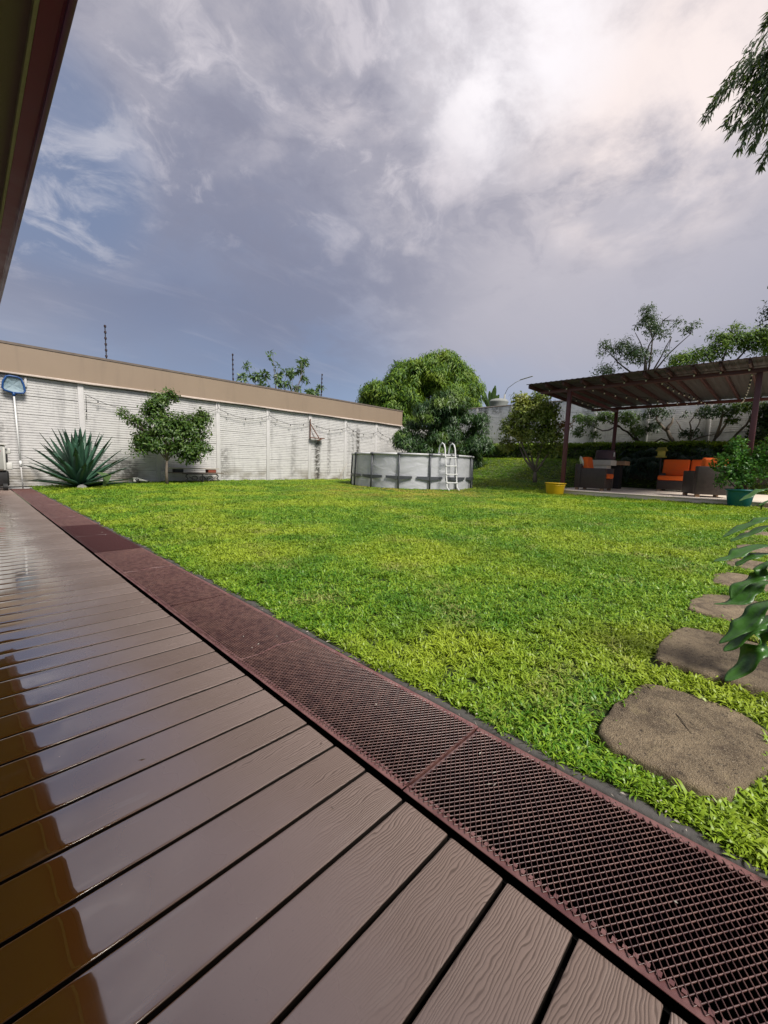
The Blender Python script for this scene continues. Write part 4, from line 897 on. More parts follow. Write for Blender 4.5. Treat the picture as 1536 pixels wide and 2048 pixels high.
# big mango beyond the wall corner
def mango_caps(o, blobs, m_, seed, ncl, L, Wd, per=13, trunk=None):
    g = np.random.default_rng(seed); V, F = clusters(blobs, ncl, per, L, Wd, .85, .78, .72, .30, g, 0, .35); np_mesh('crown', V, F, m_, o)
mb_ = [(17.7, 16.6, 3.2, 1.9, 1.9, 1.5), (17.6, 16.6, 4.2, 1.8, 1.8, 1.6), (18.3, 16.2, 5.0, 1.7, 1.7, 1.4), (19.6, 15.4, 5.6, 1.7, 1.7, 1.6), (20.2, 15.1, 6.55, 1.1, 1.1, .95), (21.0, 14.7, 5.4, 1.5, 1.5, 1.4), (21.2, 14.5, 5.0, 1.2, 1.2, 1.7), (19.6, 15.0, 4.2, 2.6, 2.2, 1.7), (21.3, 14.4, 3.9, 1.1, 1.1, 1.4), (17.1, 17.0, 4.2, 1.1, 1.1, 1.4), (18.6, 15.9, 5.9, 1.15, 1.15, .85), (17.3, 16.9, 4.9, 1.0, 1.0, 1.0)]
MG = empty('mango_tree', (19.8, 15.9, 0), 'large round mango tree with drooping leaves beyond the wall corner', 'tree')
b = MB(); b.tube([(19.8, 16.0, -.3), (19.7, 16.0, 1.5), (19.8, 15.9, 3.0)], [.32, .26, .22], 10); limbs(b, (19.8, 15.9, 2.8), [(q[0], q[1], q[2] - .2) for q in mb_], .13); b.build('trunk', 'bark_grey', MG, smooth=True)
g = np.random.default_rng(8); sub = []
for q in mb_:
    for k in range(int(6 + 5 * q[3])):
        d = unit(g.normal(size=3)); d[2] = abs(d[2]) * .9 if g.random() < .75 else d[2]; rr_ = g.uniform(.38, .62); sub.append((q[0] + d[0] * q[3] * .86, q[1] + d[1] * q[4] * .86, q[2] + d[2] * q[5] * .86, rr_, rr_, rr_ * .8))
sub = np.array(sub)
mango_caps(MG, sub, 'leaf_mango', 9, 4600, .30, .062)
V, F = clusters([(18.75, 15.9, 6.55, .35, .3, .25), (22.0, 14.0, 3.5, .35, .35, .5), (21.6, 14.4, 6.5, .25, .25, .2)], 70, 12, .24, .06, .6, .8, .4, .2, g, 0, .3); np_mesh('young_leaves', V, F, 'leaf_copper', MG)
# lower mango inside the corner, behind the pool
ml_ = [(14.9, 12.2, 2.6, .95, .9, .95), (15.6, 11.3, 3.0, 1.1, 1.0, 1.0), (16.3, 10.8, 2.8, 1.0, .9, 1.15), (15.6, 11.2, 1.6, 1.5, 1.1, .9), (14.5, 12.5, 1.6, .7, .7, .8), (16.6, 10.6, 1.8, .8, .8, .85), (15.5, 11.4, 3.6, .8, .8, .6)]
ML = empty('low_mango_tree', (15.7, 11.6, .2), 'lower dense dark mango tree inside the corner behind the pool', 'tree')
b = MB(); b.tube([(15.9, 11.6, .1), (15.85, 11.5, .9), (15.7, 11.4, 1.6)], [.14, .12, .10], 8); limbs(b, (15.7, 11.4, 1.4), [(q[0], q[1], q[2]) for q in ml_], .06); b.build('trunk', 'bark_dark', ML, smooth=True)
sub = []
for q in ml_:
    for k in range(int(7 + 7 * q[3])):
        d = unit(g.normal(size=3)); rr_ = g.uniform(.24, .40); sub.append((q[0] + d[0] * q[3] * .85, q[1] + d[1] * q[4] * .85, q[2] + d[2] * q[5] * .85, rr_, rr_, rr_ * .8))
mango_caps(ML, np.array(sub), 'leaf_mango_low', 12, 2700, .23, .046)
# citrus-like tree at the foot of the bank
tree('young_tree', 'young open tree with three stems on the bank between pool and pergola', (14.3, 6.35, .42), [(14.3, 6.35, .38), (14.28, 6.36, .65), (14.3, 6.37, .80)],
     [(14.3, 7.1, 1.9), (14.3, 6.85, 2.5), (14.4, 6.45, 2.3), (14.2, 6.1, 2.4), (14.4, 5.85, 1.9), (14.2, 7.3, 2.9)], .085,
     [(14.3, 6.95, 2.85, .5, .5, .55), (14.3, 6.5, 2.95, .45, .5, .50), (14.3, 6.1, 2.75, .42, .42, .50), (14.3, 7.4, 2.35, .40, .42, .42), (14.3, 6.7, 2.1, .5, .55, .45), (14.3, 5.95, 2.1, .38, .42, .42), (14.3, 7.1, 3.35, .28, .28, .22), (14.3, 6.35, 3.38, .25, .26, .2), (14.3, 7.55, 1.75, .25, .3, .22), (14.3, 5.7, 1.55, .25, .25, .2), (14.3, 6.3, 1.55, .3, .35, .2)],
     980, 9, .15, .056, 'leaf_citrus', droop=.2, spread=.8, inner=.08, cut=.30, ntw=6, seed=14, extra=[('young_leaves', [(14.2, 5.45, 2.35, .2, .18, .15)], 12, 'leaf_copper')])
# sparse broad-leaved tree beyond the left wall
SB = empty('sparse_tree', (10.6, 17.4, 0), 'sparse pale tree with star-shaped leaf tufts beyond the taupe wall', 'tree')
b = MB(); b.tube([(10.6, 17.4, -.3), (10.6, 17.4, 2.0), (10.5, 17.3, 3.2)], [.14, .11, .08], 8)
tops = [(8.5, 4.35), (9.0, 5.0), (9.3, 4.6), (9.75, 4.75), (9.9, 5.55), (10.1, 4.4), (10.5, 4.85), (10.8, 4.45), (10.9, 5.05), (11.25, 5.0), (11.35, 5.6), (11.6, 5.3), (11.75, 5.65), (11.9, 4.9), (12.1, 4.3), (12.5, 4.5), (12.8, 4.35), (9.5, 4.2), (10.4, 5.2), (11.5, 4.4)]
tips = [(x, 17 + random.uniform(-.4, .4), z) for x, z in tops]
for tpt in tips: limbs(b, (10.5, 17.3, 3.0 + random.uniform(0, .5)), [tpt], .022, bend=.16, n=5, seg=6)
b.build('trunk', 'bark_grey', SB, smooth=True)
V, F = clusters([(x, y, z, .16, .16, .10) for x, y, z in tips], 130, 8, .24, .085, .25, .95, .1, .1, g, 0, .15); np_mesh('crown', V, F, 'leaf_pale', SB)
V, F = clusters([(15.9, 17.8, 3.5, .8, .5, .4)], 50, 9, .2, .06, .4, .8, .3, .2, g, 0, .4); np_mesh('lower_crown', V, F, 'leaf_pale', SB)

# trees beyond the right wall
def T(*a): return tuple(a)
fe = dict(bark='bark_dark', inner=.1, lump=.35)
tree('feathery_tree', 'tall open feathery tree rising behind the pergola roof', (23, 5.2, 1.5), [(23, 5.2, 1.4), (23, 5.2, 3.5), (23, 5.15, 5.2)],
     [(23, 7.0, 7.0), (23, 6.5, 6.4), (23, 5.8, 7.6), (23, 5.4, 8.4), (23, 4.7, 7.9), (23, 4.3, 7.1), (23, 3.6, 7.1)], .10,
     [(23, 6.3, 6.9, .65, .6, .45), (23, 5.3, 7.9, .5, .55, .50), (23, 5.4, 8.55, .25, .28, .16), (23, 4.8, 7.5, .6, .5, .40), (23, 5.6, 6.4, .8, .75, .5), (23, 7.1, 7.25, .3, .28, .2), (23, 7.3, 6.8, .2, .2, .12), (23, 4.5, 8.0, .22, .22, .18), (23, 3.75, 7.3, .2, .25, .12), (23, 3.45, 7.45, .12, .2, .06), (23, 6.9, 5.9, .7, .6, .30), (23, 4.6, 6.4, .4, .35, .2), (23, 4.1, 7.7, .2, .25, .10)],
     560, 9, .17, .045, 'leaf_far', cat='tree', droop=.35, seed=21, cut=.45, ntw=3, **fe)
tree('bushy_tree', 'mid-height bushy tree behind the right half of the pergola roof', (23.2, 2.4, 1.5), [(23.2, 2.4, 1.4), (23.2, 2.5, 3.5), (23.2, 2.5, 5.0)],
     [(23.2, 4.0, 5.9), (23.2, 3.0, 6.2), (23.2, 2.2, 6.6), (23.2, 1.4, 6.5)], .13,
     [(23.2, 3.85, 6.0, .6, .55, .40), (23.2, 3.0, 6.1, .6, .6, .45), (23.2, 2.2, 6.45, .6, .7, .55), (23.2, 1.4, 6.4, .6, .7, .60), (23.2, .6, 6.2, .6, .8, .8), (23.2, 2.7, 6.85, .3, .35, .18), (23.2, 2.0, 7.05, .3, .3, .15)],
     760, 9, .17, .05, 'leaf_mango', cat='tree', droop=.25, seed=22, cut=.3, ntw=3, **fe)
tree('dark_tree', 'dark green tree at the right edge above the pergola', (21.2, -.6, 1.5), [(21.2, -.6, 1.4), (21.2, -.3, 3.8), (21.2, 0, 5.5)],
     [(21.2, .9, 7.0), (21.2, .4, 7.6), (21.2, -.6, 8)], .16,
     [(21.2, .70, 6.75, .7, .50, .7), (21.2, .2, 7.7, .8, .62, .6), (21.2, -.5, 7.6, 1.2, 1.1, 1.1), (21.2, -.5, 6.3, 1.2, 1.2, 1.0)],
     700, 9, .18, .055, 'leaf_dark', cat='tree', droop=.3, seed=23, ntw=3, **fe)
# pruned shrubs against the wall behind the pergola
def crooked(name, label, base, stems, blobs, ncl, leaf, seed, r0=.05, L=.13, Wd=.05, cut=.4, bark='bark_dark'):
    o = empty(name, base, label, 'shrub', 'pruned shrubs behind the pergola'); b = MB(); rr = random.Random(seed)
    for s_ in stems:
        n = len(s_); pts = []
        for i in range(n - 1):
            for k in range(3): pts.append(Vector(s_[i]).lerp(Vector(s_[i + 1]), k / 3) + Vector((0, rr.uniform(-.03, .03), rr.uniform(-.03, .03))))
        pts.append(Vector(s_[-1])); b.tube(pts, [r0 * (1 - .7 * i / (len(pts) - 1)) for i in range(len(pts))], 7)
    b.build('trunk', bark, o, smooth=True); V, F = clusters(blobs, ncl, 8, L, Wd, .15, .8, .05, .3, np.random.default_rng(seed), cut, .4); np_mesh('crown', V, F, leaf, o); return o
crooked('pruned_shrub', 'crooked wide-spreading shrub left of the back pergola post', (18.9, 4.1, 1.95), [[(18.9, 4.1, 1.9), (18.9, 4.6, 2.4), (18.9, 5.0, 2.75), (18.9, 5.6, 2.6), (18.9, 6.3, 2.9)], [(18.9, 4.1, 1.9), (18.9, 4.5, 2.5), (18.9, 4.7, 3.0), (18.9, 4.6, 3.3)], [(18.9, 4.1, 1.95), (18.9, 3.5, 2.2), (18.9, 3.0, 2.0)], [(18.9, 5.0, 2.75), (18.9, 5.6, 3.1)]],
     [(18.8, 6.2, 2.9, .3, .45, .35), (18.8, 5.5, 3.1, .3, .5, .25), (18.8, 6.6, 2.55, .2, .28, .22), (18.8, 4.7, 3.0, .3, .5, .35), (18.8, 4.3, 2.5, .25, .4, .3), (18.8, 6.6, 3.15, .2, .25, .15), (18.8, 5.9, 2.4, .2, .2, .15)], 330, 'leaf_shrub', 31, .05)
crooked('pruned_shrub', 'pruned shrub with a thick leaning pale trunk behind the patio', (18.9, 3.2, 1.9), [[(18.9, 3.1, 2.0), (18.9, 3.35, 2.5), (18.9, 3.7, 2.9), (18.9, 3.8, 3.2)], [(18.9, 3.35, 2.5), (18.9, 3.2, 3.0)]],
     [(18.8, 3.7, 3.15, .3, .5, .25), (18.8, 3.0, 3.1, .25, .35, .2), (18.8, 3.8, 2.6, .2, .25, .2)], 110, 'leaf_dark', 32, .085, bark='bark_grey')
crooked('pruned_shrub', 'pruned shrub with upright thin stems behind the orange sofa', (18.9, 2.4, 1.5), [[(18.9, 2.6, 1.4), (18.9, 2.58, 2.2), (18.9, 2.4, 2.7), (18.9, 2.2, 3.3)], [(18.9, 2.58, 2.2), (18.9, 2.65, 2.8), (18.9, 2.45, 3.3)], [(18.9, 2.58, 2.25), (18.9, 2.95, 2.6), (18.9, 3.1, 2.9)], [(18.9, 2.58, 2.1), (18.9, 2.2, 2.3), (18.9, 1.9, 2.35)]],
     [(18.8, 2.2, 3.1, .25, .35, .25), (18.8, 2.6, 2.35, .2, .4, .12), (18.8, 1.75, 3.1, .25, .3, .25)], 120, 'leaf_dark', 33, .035, bark='bark_grey')
crooked('pruned_shrub', 'pruned shrub of two long curved stems next to the right front post', (18.9, 1.8, 1.5), [[(18.9, 2.05, 1.6), (18.9, 1.85, 2.2), (18.9, 1.65, 2.65), (18.9, 1.45, 3.2), (18.9, 1.2, 3.4)], [(18.9, 1.6, 1.6), (18.9, 1.5, 2.05), (18.9, 1.15, 2.5), (18.9, .95, 3.0), (18.9, .75, 3.4)], [(18.9, 1.85, 2.2), (18.9, 1.78, 2.9), (18.9, 1.75, 3.3)]],
     [(18.8, 1.3, 3.2, .3, .35, .2), (18.8, .9, 3.2, .25, .3, .25), (18.8, 1.5, 2.75, .2, .2, .1)], 110, 'leaf_shrub', 34, .055, bark='bark_grey')
crooked('leafy_bush', 'dense dark leafy bush right of the pergola front post', (18.7, -.2, 1.3), [[(18.7, -.2, 1.3), (18.7, 0, 2.0), (18.7, .2, 2.8)]], [(18.6, .25, 2.7, .6, .75, .7), (18.5, .1, 1.9, .6, .9, .8), (18.6, -.3, 3.3, .7, .7, .6)], 700, 'leaf_dark', 35, .04, .17, .07, 0)
# split-leaf plants on the bank behind the patio: each leaf a fan of long lobes
def fan_plant(label, c_, nl, h, seed, lobe=.38):
    o = empty('split_leaf_plant', c_, label, 'plant', 'dark split-leaf plants behind the patio'); rr = random.Random(seed)
    for i in range(nl):
        az = rr.uniform(0, 6.28); rad = rr.uniform(.15, .62); e = Vector(c_) + Vector((math.cos(az) * rad - .15, math.sin(az) * rad, rr.uniform(.3, 1) * h)); hd = Vector((math.cos(az) * .6 - .55, math.sin(az), -.35)).normalized(); sd_ = Vector((-hd.y, hd.x, 0)).normalized()
        b = MB(); b.tube([c_, Vector(c_).lerp(e, .6) + Vector((0, 0, .12)), e], .010, 4)
        for k in range(13):
            a = R(-125 + k * 250 / 12); d = (hd * math.cos(a) + sd_ * math.sin(a)); d.z -= .25 + .25 * abs(math.sin(a)); d.normalize(); l = lobe * (1 - .35 * abs(a) / 2.2) * rr.uniform(.85, 1.1); s_ = d.cross(Vector((0, 0, 1))).normalized() * .024
            o_ = e + hd * (.07 * math.cos(a)); b.add([o_ - s_ * .6, o_ + s_ * .6, o_ + d * l * .6 + s_ + Vector((0, 0, .02)), o_ + d * l + Vector((0, 0, -.05)), o_ + d * l * .6 - s_ + Vector((0, 0, .02))], [(0, 1, 2, 4), (4, 2, 3)])
        b.build('leaf', 'leaf_dark' if False else 'fan_leaf', o)
m, t, b, o = mat('fan_leaf'); t.put(b.inputs['Base Color'], t.mix(t.noise(pos(t), 4, 3), (.012, .038, .022), (.030, .075, .045))); b.inputs['Roughness'].default_value = .55
fan_plant('dark split-leaf plant directly right of the barbecue counter', (17.8, 4.3, .5), 16, 1.25, 41)
fan_plant('dark split-leaf plant between the counter and the sofa', (17.9, 3.5, .6), 16, 1.3, 42)
fan_plant('dark split-leaf plant behind the left end of the orange sofa', (18.0, 2.7, .7), 12, 1.2, 43)
fan_plant('dark split-leaf plant behind the right end of the orange sofa', (18.0, 1.7, .7), 12, 1.2, 44)
gp = np.random.default_rng(50); V, F = clusters([(18.3, 3.4, 1.3, .4, 1.5, .45), (18.3, 1.2, 1.3, .4, 1.6, .5), (18.2, 4.9, .9, .3, .5, .3)], 900, 8, .14, .05, .2, .8, .1, .3, gp, 0, .5)
tag(np_mesh('ground_cover', V, F, 'leaf_dark'), 'dark leafy ground cover on the bank behind the patio', 'ground cover', kind='stuff')

# distant things over the right wall: street lamp, water tank, banana leaves
SLp = empty('street_lamp', (26, 14.1, 0), 'street lamp arm reaching over the young tree beyond the wall', 'street lamp')
MB().tube([(26, 14.2, -.4), (26, 14.15, 3.0), (26, 14.1, 5.9)], [.09, .08, .06], 8).build('pole', 'grey_panel', SLp, smooth=True)
MB().tube([(26, 14.1, 5.9), (26, 13.9, 6.3), (26, 13.4, 6.6), (26, 12.95, 6.76)], .018, 6).build('arm', 'grey_panel', SLp, smooth=True)
MB().bar((26, 13.05, 6.74), (26, 12.2, 6.88), .12, .045).build('lamp_head', 'grey_panel', SLp, bevel=.02)
TK = empty('water_tank', (24, 13.4, 4), 'pale ribbed water tank half hidden beyond the wall', 'water tank')
MB().lathe([(0, 0), (.55, 0), (.57, .1), (.55, .2), (.57, .35), (.55, .5), (.58, .9), (.55, 1.25), (.60, 1.35), (.60, 1.42), (.56, 1.43), (.50, 1.52), (.3, 1.57), (0, 1.59)], 24, (24, 13.4, 3.7)).build('tank_body', 'tank_plastic', TK, smooth=True)
for x in (-.4, .4):
    for y in (-.4, .4): MB().box(24 + x - .05, 24 + x + .05, 13.4 + y - .05, 13.4 + y + .05, -.4, 3.9).build('leg', 'rust_steel', TK)
bn_ = empty('banana_plant', (24.5, 14.3, 1.5), 'banana plant with arching leaves beyond the wall right of the mango', 'plant'); rr = random.Random(3)
MB().tube([(24.5, 14.3, -.3), (24.5, 14.3, 4.6)], [.16, .10], 8).build('stem', 'leaf_pale', bn_)
for (ey, ez, sy, sz) in ((14.95, 6.1, 14.5, 4.9), (14.85, 5.75, 14.4, 4.8), (14.3, 5.9, 14.2, 4.8), (13.6, 5.6, 14.1, 4.8), (14.6, 5.4, 14.3, 4.7), (13.9, 6.2, 14.2, 4.8)):
    b = MB(); a_ = Vector((24.5, sy, sz)); e_ = Vector((24.3, ey, ez)); N_ = 10
    for k in range(N_ + 1):
        f = k / N_; c_ = a_.lerp(e_, f) + Vector((0, 0, .3 * math.sin(f * 3.1) * .5)); wv = .16 * math.sin(max(.02, f) * math.pi * .96) + .01; d_ = (e_ - a_).normalized().cross(Vector((1, 0, 0))); b.v += [tuple(c_ + Vector((.12 * (1 - 0), 0, 0)) * 0 + d_ * wv + Vector((0, 0, -.05 * (k % 2)))), tuple(c_), tuple(c_ - d_ * wv + Vector((.06, 0, -.05 * (k % 2))))]
    for k in range(N_): a = k * 3; b.f += [(a, a + 1, a + 4, a + 3), (a + 1, a + 2, a + 5, a + 4)]
    b.build('leaf', 'leaf_pale', bn_)

# overhanging tree at the upper right: trunk stands outside the picture
OT = empty('overhanging_tree', (12.5, -3.5, 0), 'tall tree whose feathery branch hangs into the upper right corner', 'tree')
b = MB(); b.tube([(12.5, -3.5, -.2), (12.4, -3.4, 3), (12.2, -3.0, 6.0), (12.0, -2.2, 8.6)], [.3, .25, .2, .14], 10)
FR = [((11.5, .45, 9.0), (11.25, 1.05, 8.4)), ((11.5, .35, 8.6), (11.3, .95, 8.0)), ((11.5, .3, 8.0), (11.35, .85, 7.5)), ((11.5, .5, 8.9), (11.1, 1.3, 8.0)), ((11.6, .75, 9.3), (10.95, 1.75, 8.15)), ((11.6, .6, 9.6), (11.4, 1.15, 9.35)), ((11.6, .6, 9.0), (10.75, 1.85, 7.75)), ((11.6, .6, 8.9), (10.7, 1.78, 7.90)), ((11.5, .7, 8.5), (10.95, 1.45, 7.35)), ((11.5, .8, 8.4), (11.0, 1.55, 7.6)), ((11.5, .6, 8.0), (11.05, 1.30, 7.05)), ((11.5, .6, 7.9), (11.15, 1.10, 7.0)), ((11.5, .5, 7.6), (11.35, .95, 6.75)), ((11.7, .3, 8.0), (11.5, .75, 7.2)), ((11.6, .5, 8.8), (11.15, 1.35, 8.3)), ((11.6, .4, 8.4), (11.2, 1.2, 7.8)), ((11.6, .3, 9.2), (11.3, 1.0, 8.8)), ((11.5, .55, 8.2), (11.15, 1.25, 7.4))]
FR = [((a_[0], a_[1], a_[2] + .28), (e_[0], e_[1] - .02, e_[2] + .22)) for a_, e_ in FR]
for a_, e_ in FR: b.tube([(12.0, -1.0, 8.9), Vector((12.0, -1.0, 8.9)).lerp(Vector(a_), .6) + Vector((0, 0, .3)), a_], [.05, .035, .02], 5)
b.tube([(12.0, -2.2, 8.6), (12.0, -1.0, 8.9)], [.12, .06], 6); b.build('trunk', 'bark_dark', OT, smooth=True)
g = np.random.default_rng(77)
for a_, e_ in FR:
    a_, e_ = np.array(a_), np.array(e_); ax = e_ - a_; Ls = []; N_ = 70; f = g.uniform(0, 1, N_ * 3) ** .8
    P = a_ + ax * f[:, None] + np.array([0, 0, .22])[None] * (np.sin(f * 3.14))[:, None] + g.normal(size=(len(f), 3)) * (.11 * (1.1 - f))[:, None]
    Dr = ax / np.linalg.norm(ax) * .7 + g.normal(size=(len(f), 3)) * .35 + np.array([0, 0, -.45]); s_ = g.uniform(.7, 1.2, len(f))
    V, F = leaf_geo(P, Dr, g.normal(size=(len(f), 3)) + np.array([0, 0, 1.5]), .20 * s_, .034 * s_); np_mesh('frond', V, F, 'leaf_branch', OT)
V, F = clusters([(11.9, -.1, 8.4, .8, .75, 1.1), (12.2, -1.6, 8.8, 1.2, 1.2, 1.3)], 420, 12, .2, .036, .6, .7, .3, .3, g, 0, .5); np_mesh('crown', V, F, 'leaf_branch', OT)

# ------------------------------------------------------------ foreground plant at the right edge: leaves of long lobes
FP = empty('big_leaf_plant', (2.6, -.55, .02), 'glossy big-leaved plant reaching over the stepping stones from the right', 'plant')
TT = 1.62
LOB = [[(1.38, .02, -.03), (1.36, .04, -.035), (1.34, .055, -.05), (1.32, .07, -.06)], [(1.37, .02, -.06), (1.36, .03, -.08)], [(1.37, .01, -.10), (1.34, .04, -.115), (1.31, .07, -.135), (1.29, .09, -.15)], [(1.37, .01, -.12), (1.34, .04, -.14), (1.32, .06, -.15), (1.30, .075, -.16)],
       [(1.37, .01, -.17), (1.33, .05, -.185), (1.30, .07, -.20), (1.27, .10, -.21)], [(1.37, .01, -.19), (1.34, .03, -.195), (1.32, .05, -.21), (1.31, .06, -.22)], [(1.36, .0, -.21), (1.34, .02, -.25), (1.31, .05, -.27), (1.29, .06, -.30)], [(1.36, 0, -.26), (1.33, .03, -.285), (1.30, .05, -.31), (1.27, .09, -.315)],
       [(1.36, -.01, -.31), (1.33, .02, -.35), (1.30, .04, -.38), (1.27, .07, -.41)], [(1.36, -.01, -.35), (1.32, .02, -.37), (1.30, .04, -.41), (1.28, .06, -.43)], [(1.35, -.01, -.37), (1.33, 0, -.42), (1.31, .02, -.47), (1.27, .05, -.50)]]
HUBS = [(2.40, -.22, .88), (2.38, -.25, .74), (2.36, -.26, .60), (2.34, -.26, .42)]
WD_ = [.010, .008, .016, .013, .020, .015, .019, .024, .027, .027, .033]; groups = [(0, 1), (2, 3), (4, 5, 6), (7, 8, 9, 10)]
m, t, b_, o = mat('fg_leaf'); p = pos(t); t.put(b_.inputs['Base Color'], t.mix(t.noise(p, 9, 4), (.025, .10, .014), (.08, .21, .03))); b_.inputs['Roughness'].default_value = .36; b_.inputs['Specular IOR Level'].default_value = .6; bump(t, b_, t.noise(p, 16, 4), .6, .012)
tr = t.add('ShaderNodeBsdfTranslucent', i_0=(.05, .16, .02)); ms = t.add('ShaderNodeMixShader', i_0=.22); t.l.new(b_.outputs[0], ms.inputs[1]); t.l.new(tr.outputs[0], ms.inputs[2]); t.l.new(ms.outputs[0], o.inputs[0])
for gi, gl in enumerate(groups):
    hub = Vector(HUBS[gi]); lf = MB(); rr = random.Random(gi + 60)
    for li in gl:
        k_ = [Vector((p_[0] * TT, p_[1] * TT, CAMH + p_[2] * TT)) for p_ in LOB[li]]; k_ = [hub.lerp(k_[0], .35)] + k_; pts = []
        k_ = [k_[0]] + k_ + [k_[-1]]
        for i in range(1, len(k_) - 2):
            for q in range(6):
                t_ = q / 6; a, b1, c1, d1 = k_[i - 1], k_[i], k_[i + 1], k_[i + 2]; pts.append(.5 * ((2 * b1) + (-a + c1) * t_ + (2 * a - 5 * b1 + 4 * c1 - d1) * t_ * t_ + (-a + 3 * b1 - 3 * c1 + d1) * t_ ** 3))
        pts.append(k_[-2]); N_ = len(pts); k0 = len(lf.v); hw = WD_[li]
        for i, c_ in enumerate(pts):
            f = i / (N_ - 1); d_ = (pts[min(i + 1, N_ - 1)] - pts[max(i - 1, 0)]).normalized(); s_ = d_.cross(Vector((0.25, -.25, 1))).normalized(); u_ = s_.cross(d_)
            wv = hw * (.45 + 1.0 * math.sin(min(1, f * 1.25 + .1) * math.pi * .62)) * (1 - f ** 5) * (1 + .16 * math.sin(f * 19 + li * 2)) + .001
            wv2 = hw * (.45 + 1.0 * math.sin(min(1, f * 1.25 + .1) * math.pi * .62)) * (1 - f ** 5) * (1 + .16 * math.sin(f * 15 + 2 + li)) + .001
            rip = .10 * math.sin(f * 23 + li)
            lf.v += [tuple(c_ - s_ * wv + u_ * wv * (.25 + rip)), tuple(c_ - s_ * wv * .5 + u_ * wv * .22), tuple(c_), tuple(c_ + s_ * wv2 * .5 + u_ * wv2 * .22), tuple(c_ + s_ * wv2 + u_ * wv2 * (.25 - rip))]
        for i in range(N_ - 1):
            for q in range(4): a = k0 + i * 5 + q; lf.f.append((a, a + 1, a + 6, a + 5))
    o_ = lf.build('leaf', 'fg_leaf', FP, smooth=True); sm = o_.modifiers.new('thick', 'SOLIDIFY'); sm.thickness = .0012
    MB().tube([(2.6, -.55, .05), Vector((2.6, -.55, .05)).lerp(hub, .6) + Vector((.03, -.05, .15)), hub], [.014, .011, .007], 6).build('stalk', 'leaf_potted', FP, smooth=True)
for k in range(7):
    c_ = Vector((2.3 + .2 * math.sin(k * 2.2), -.55 - .12 * (k % 3), .25 + .12 * k)); lf = MB()
    for q in range(7):
        a = R(-110 + q * 36); d_ = Vector((math.cos(a + k), math.sin(a + k) * .6 - .55, -.35)).normalized(); s_ = d_.cross(Vector((0, 0, 1))).normalized() * .03; lf.add([c_ - s_ * .5, c_ + s_ * .5, c_ + d_ * .2 + s_ + Vector((0, 0, .02)), c_ + d_ * .36, c_ + d_ * .2 - s_ + Vector((0, 0, .02))], [(0, 1, 2, 4), (4, 2, 3)])
    lf.build('leaf', 'fg_leaf', FP)

# ------------------------------------------------------------ grass
SRC = bpy.data.collections.new('grass_tufts')          # kept out of the scene; only instanced
def tuft(k, nbl, L0, W0, flat):
    rr = random.Random(k); V, F = [], []
    for i in range(nbl):
        az = rr.uniform(0, 6.283); L = L0 * rr.uniform(.55, 1.25); wv = W0 * rr.uniform(.7, 1.2); el = rr.uniform(.15, 1.0) * (1 - flat) + .10; bx, by = rr.gauss(0, .012), rr.gauss(0, .012)
        d = (math.cos(az), math.sin(az)); s_ = (-d[1], d[0]); z0 = rr.uniform(0, .006) ; k0 = len(V); tw = rr.uniform(-.5, .5)
        rows = [(0, 0, .6), (.35, .40, 1.0), (.72, .62, .85), (1.0, .62 - .18 * rr.random(), .0)]
        for f, h_, w_ in rows:
            r_ = L * f * math.cos(el); z = z0 + L * h_ * math.sin(el) * 1.4
            if w_ > 0: V += [(bx + d[0] * r_ - s_[0] * wv * w_ / 2, by + d[1] * r_ - s_[1] * wv * w_ / 2, z + tw * wv * w_ * .5), (bx + d[0] * r_ + s_[0] * wv * w_ / 2, by + d[1] * r_ + s_[1] * wv * w_ / 2, z - tw * wv * w_ * .5)]
            else: V.append((bx + d[0] * r_, by + d[1] * r_, z))
        F += [(k0, k0 + 1, k0 + 3, k0 + 2), (k0 + 2, k0 + 3, k0 + 5, k0 + 4), (k0 + 4, k0 + 5, k0 + 6)]
    me = bpy.data.meshes.new('tuft'); me.from_pydata(V, [], F); me.materials.append(MATS['grass_blade']); me.polygons.foreach_set('use_smooth', [True] * len(me.polygons)); o = bpy.data.objects.new('tuft', me); SRC.objects.link(o)
for k in range(7): tuft(k, 15, .044, .0060, .35 if k % 2 else .1)
def pip(px, py, poly):
    ins = np.zeros(len(px), bool); n = len(poly)
    for i in range(n):
        x1, y1 = poly[i]; x2, y2 = poly[(i + 1) % n]; c = ((y1 > py) != (y2 > py)); xi = (x2 - x1) * (py - y1) / (y2 - y1 + 1e-12) + x1; ins ^= c & (px < xi)
    return ins
g = np.random.default_rng(99)
def scatter(n, x0, x1, y0, y1, prob):
    X = g.uniform(x0, x1, n); Y = g.uniform(y0, y1, n); k = g.random(n) < prob(X, Y); X, Y = X[k], Y[k]
    ok = X > 1.222 + .018 * np.sin(Y * 9) + .010 * np.sin(Y * 31)
    for poly, _ in STONES:
        cx_ = sum(p_[0] for p_ in poly) / len(poly); cy_ = sum(p_[1] for p_ in poly) / len(poly); sh = [(cx_ + (x - cx_) * .985, cy_ + (y - cy_) * .985) for x, y in poly]; ok &= ~pip(X, Y, sh)
    ok &= ~((X > 12.66) & (X < 18.15) & (Y < 5.22)); ok &= ~(((X - PC[0]) ** 2 + (Y - PC[1]) ** 2) < (PR + .04) ** 2)
    return X[ok], Y[ok]
D0 = lambda X, Y: np.sqrt(X ** 2 + Y ** 2)
sets = []
sets.append((*scatter(22000, 1.2, 4.2, -.9, 4.2, lambda X, Y: np.clip(2.6 / D0(X, Y), 0, 1) ** 1.2), 1.0))
sets.append((*scatter(60000, 1.2, 8.5, -1.5, 8.5, lambda X, Y: (D0(X, Y) > 3.0) * np.clip(4.6 / D0(X, Y), 0, 1) ** 1.5), 1.18))
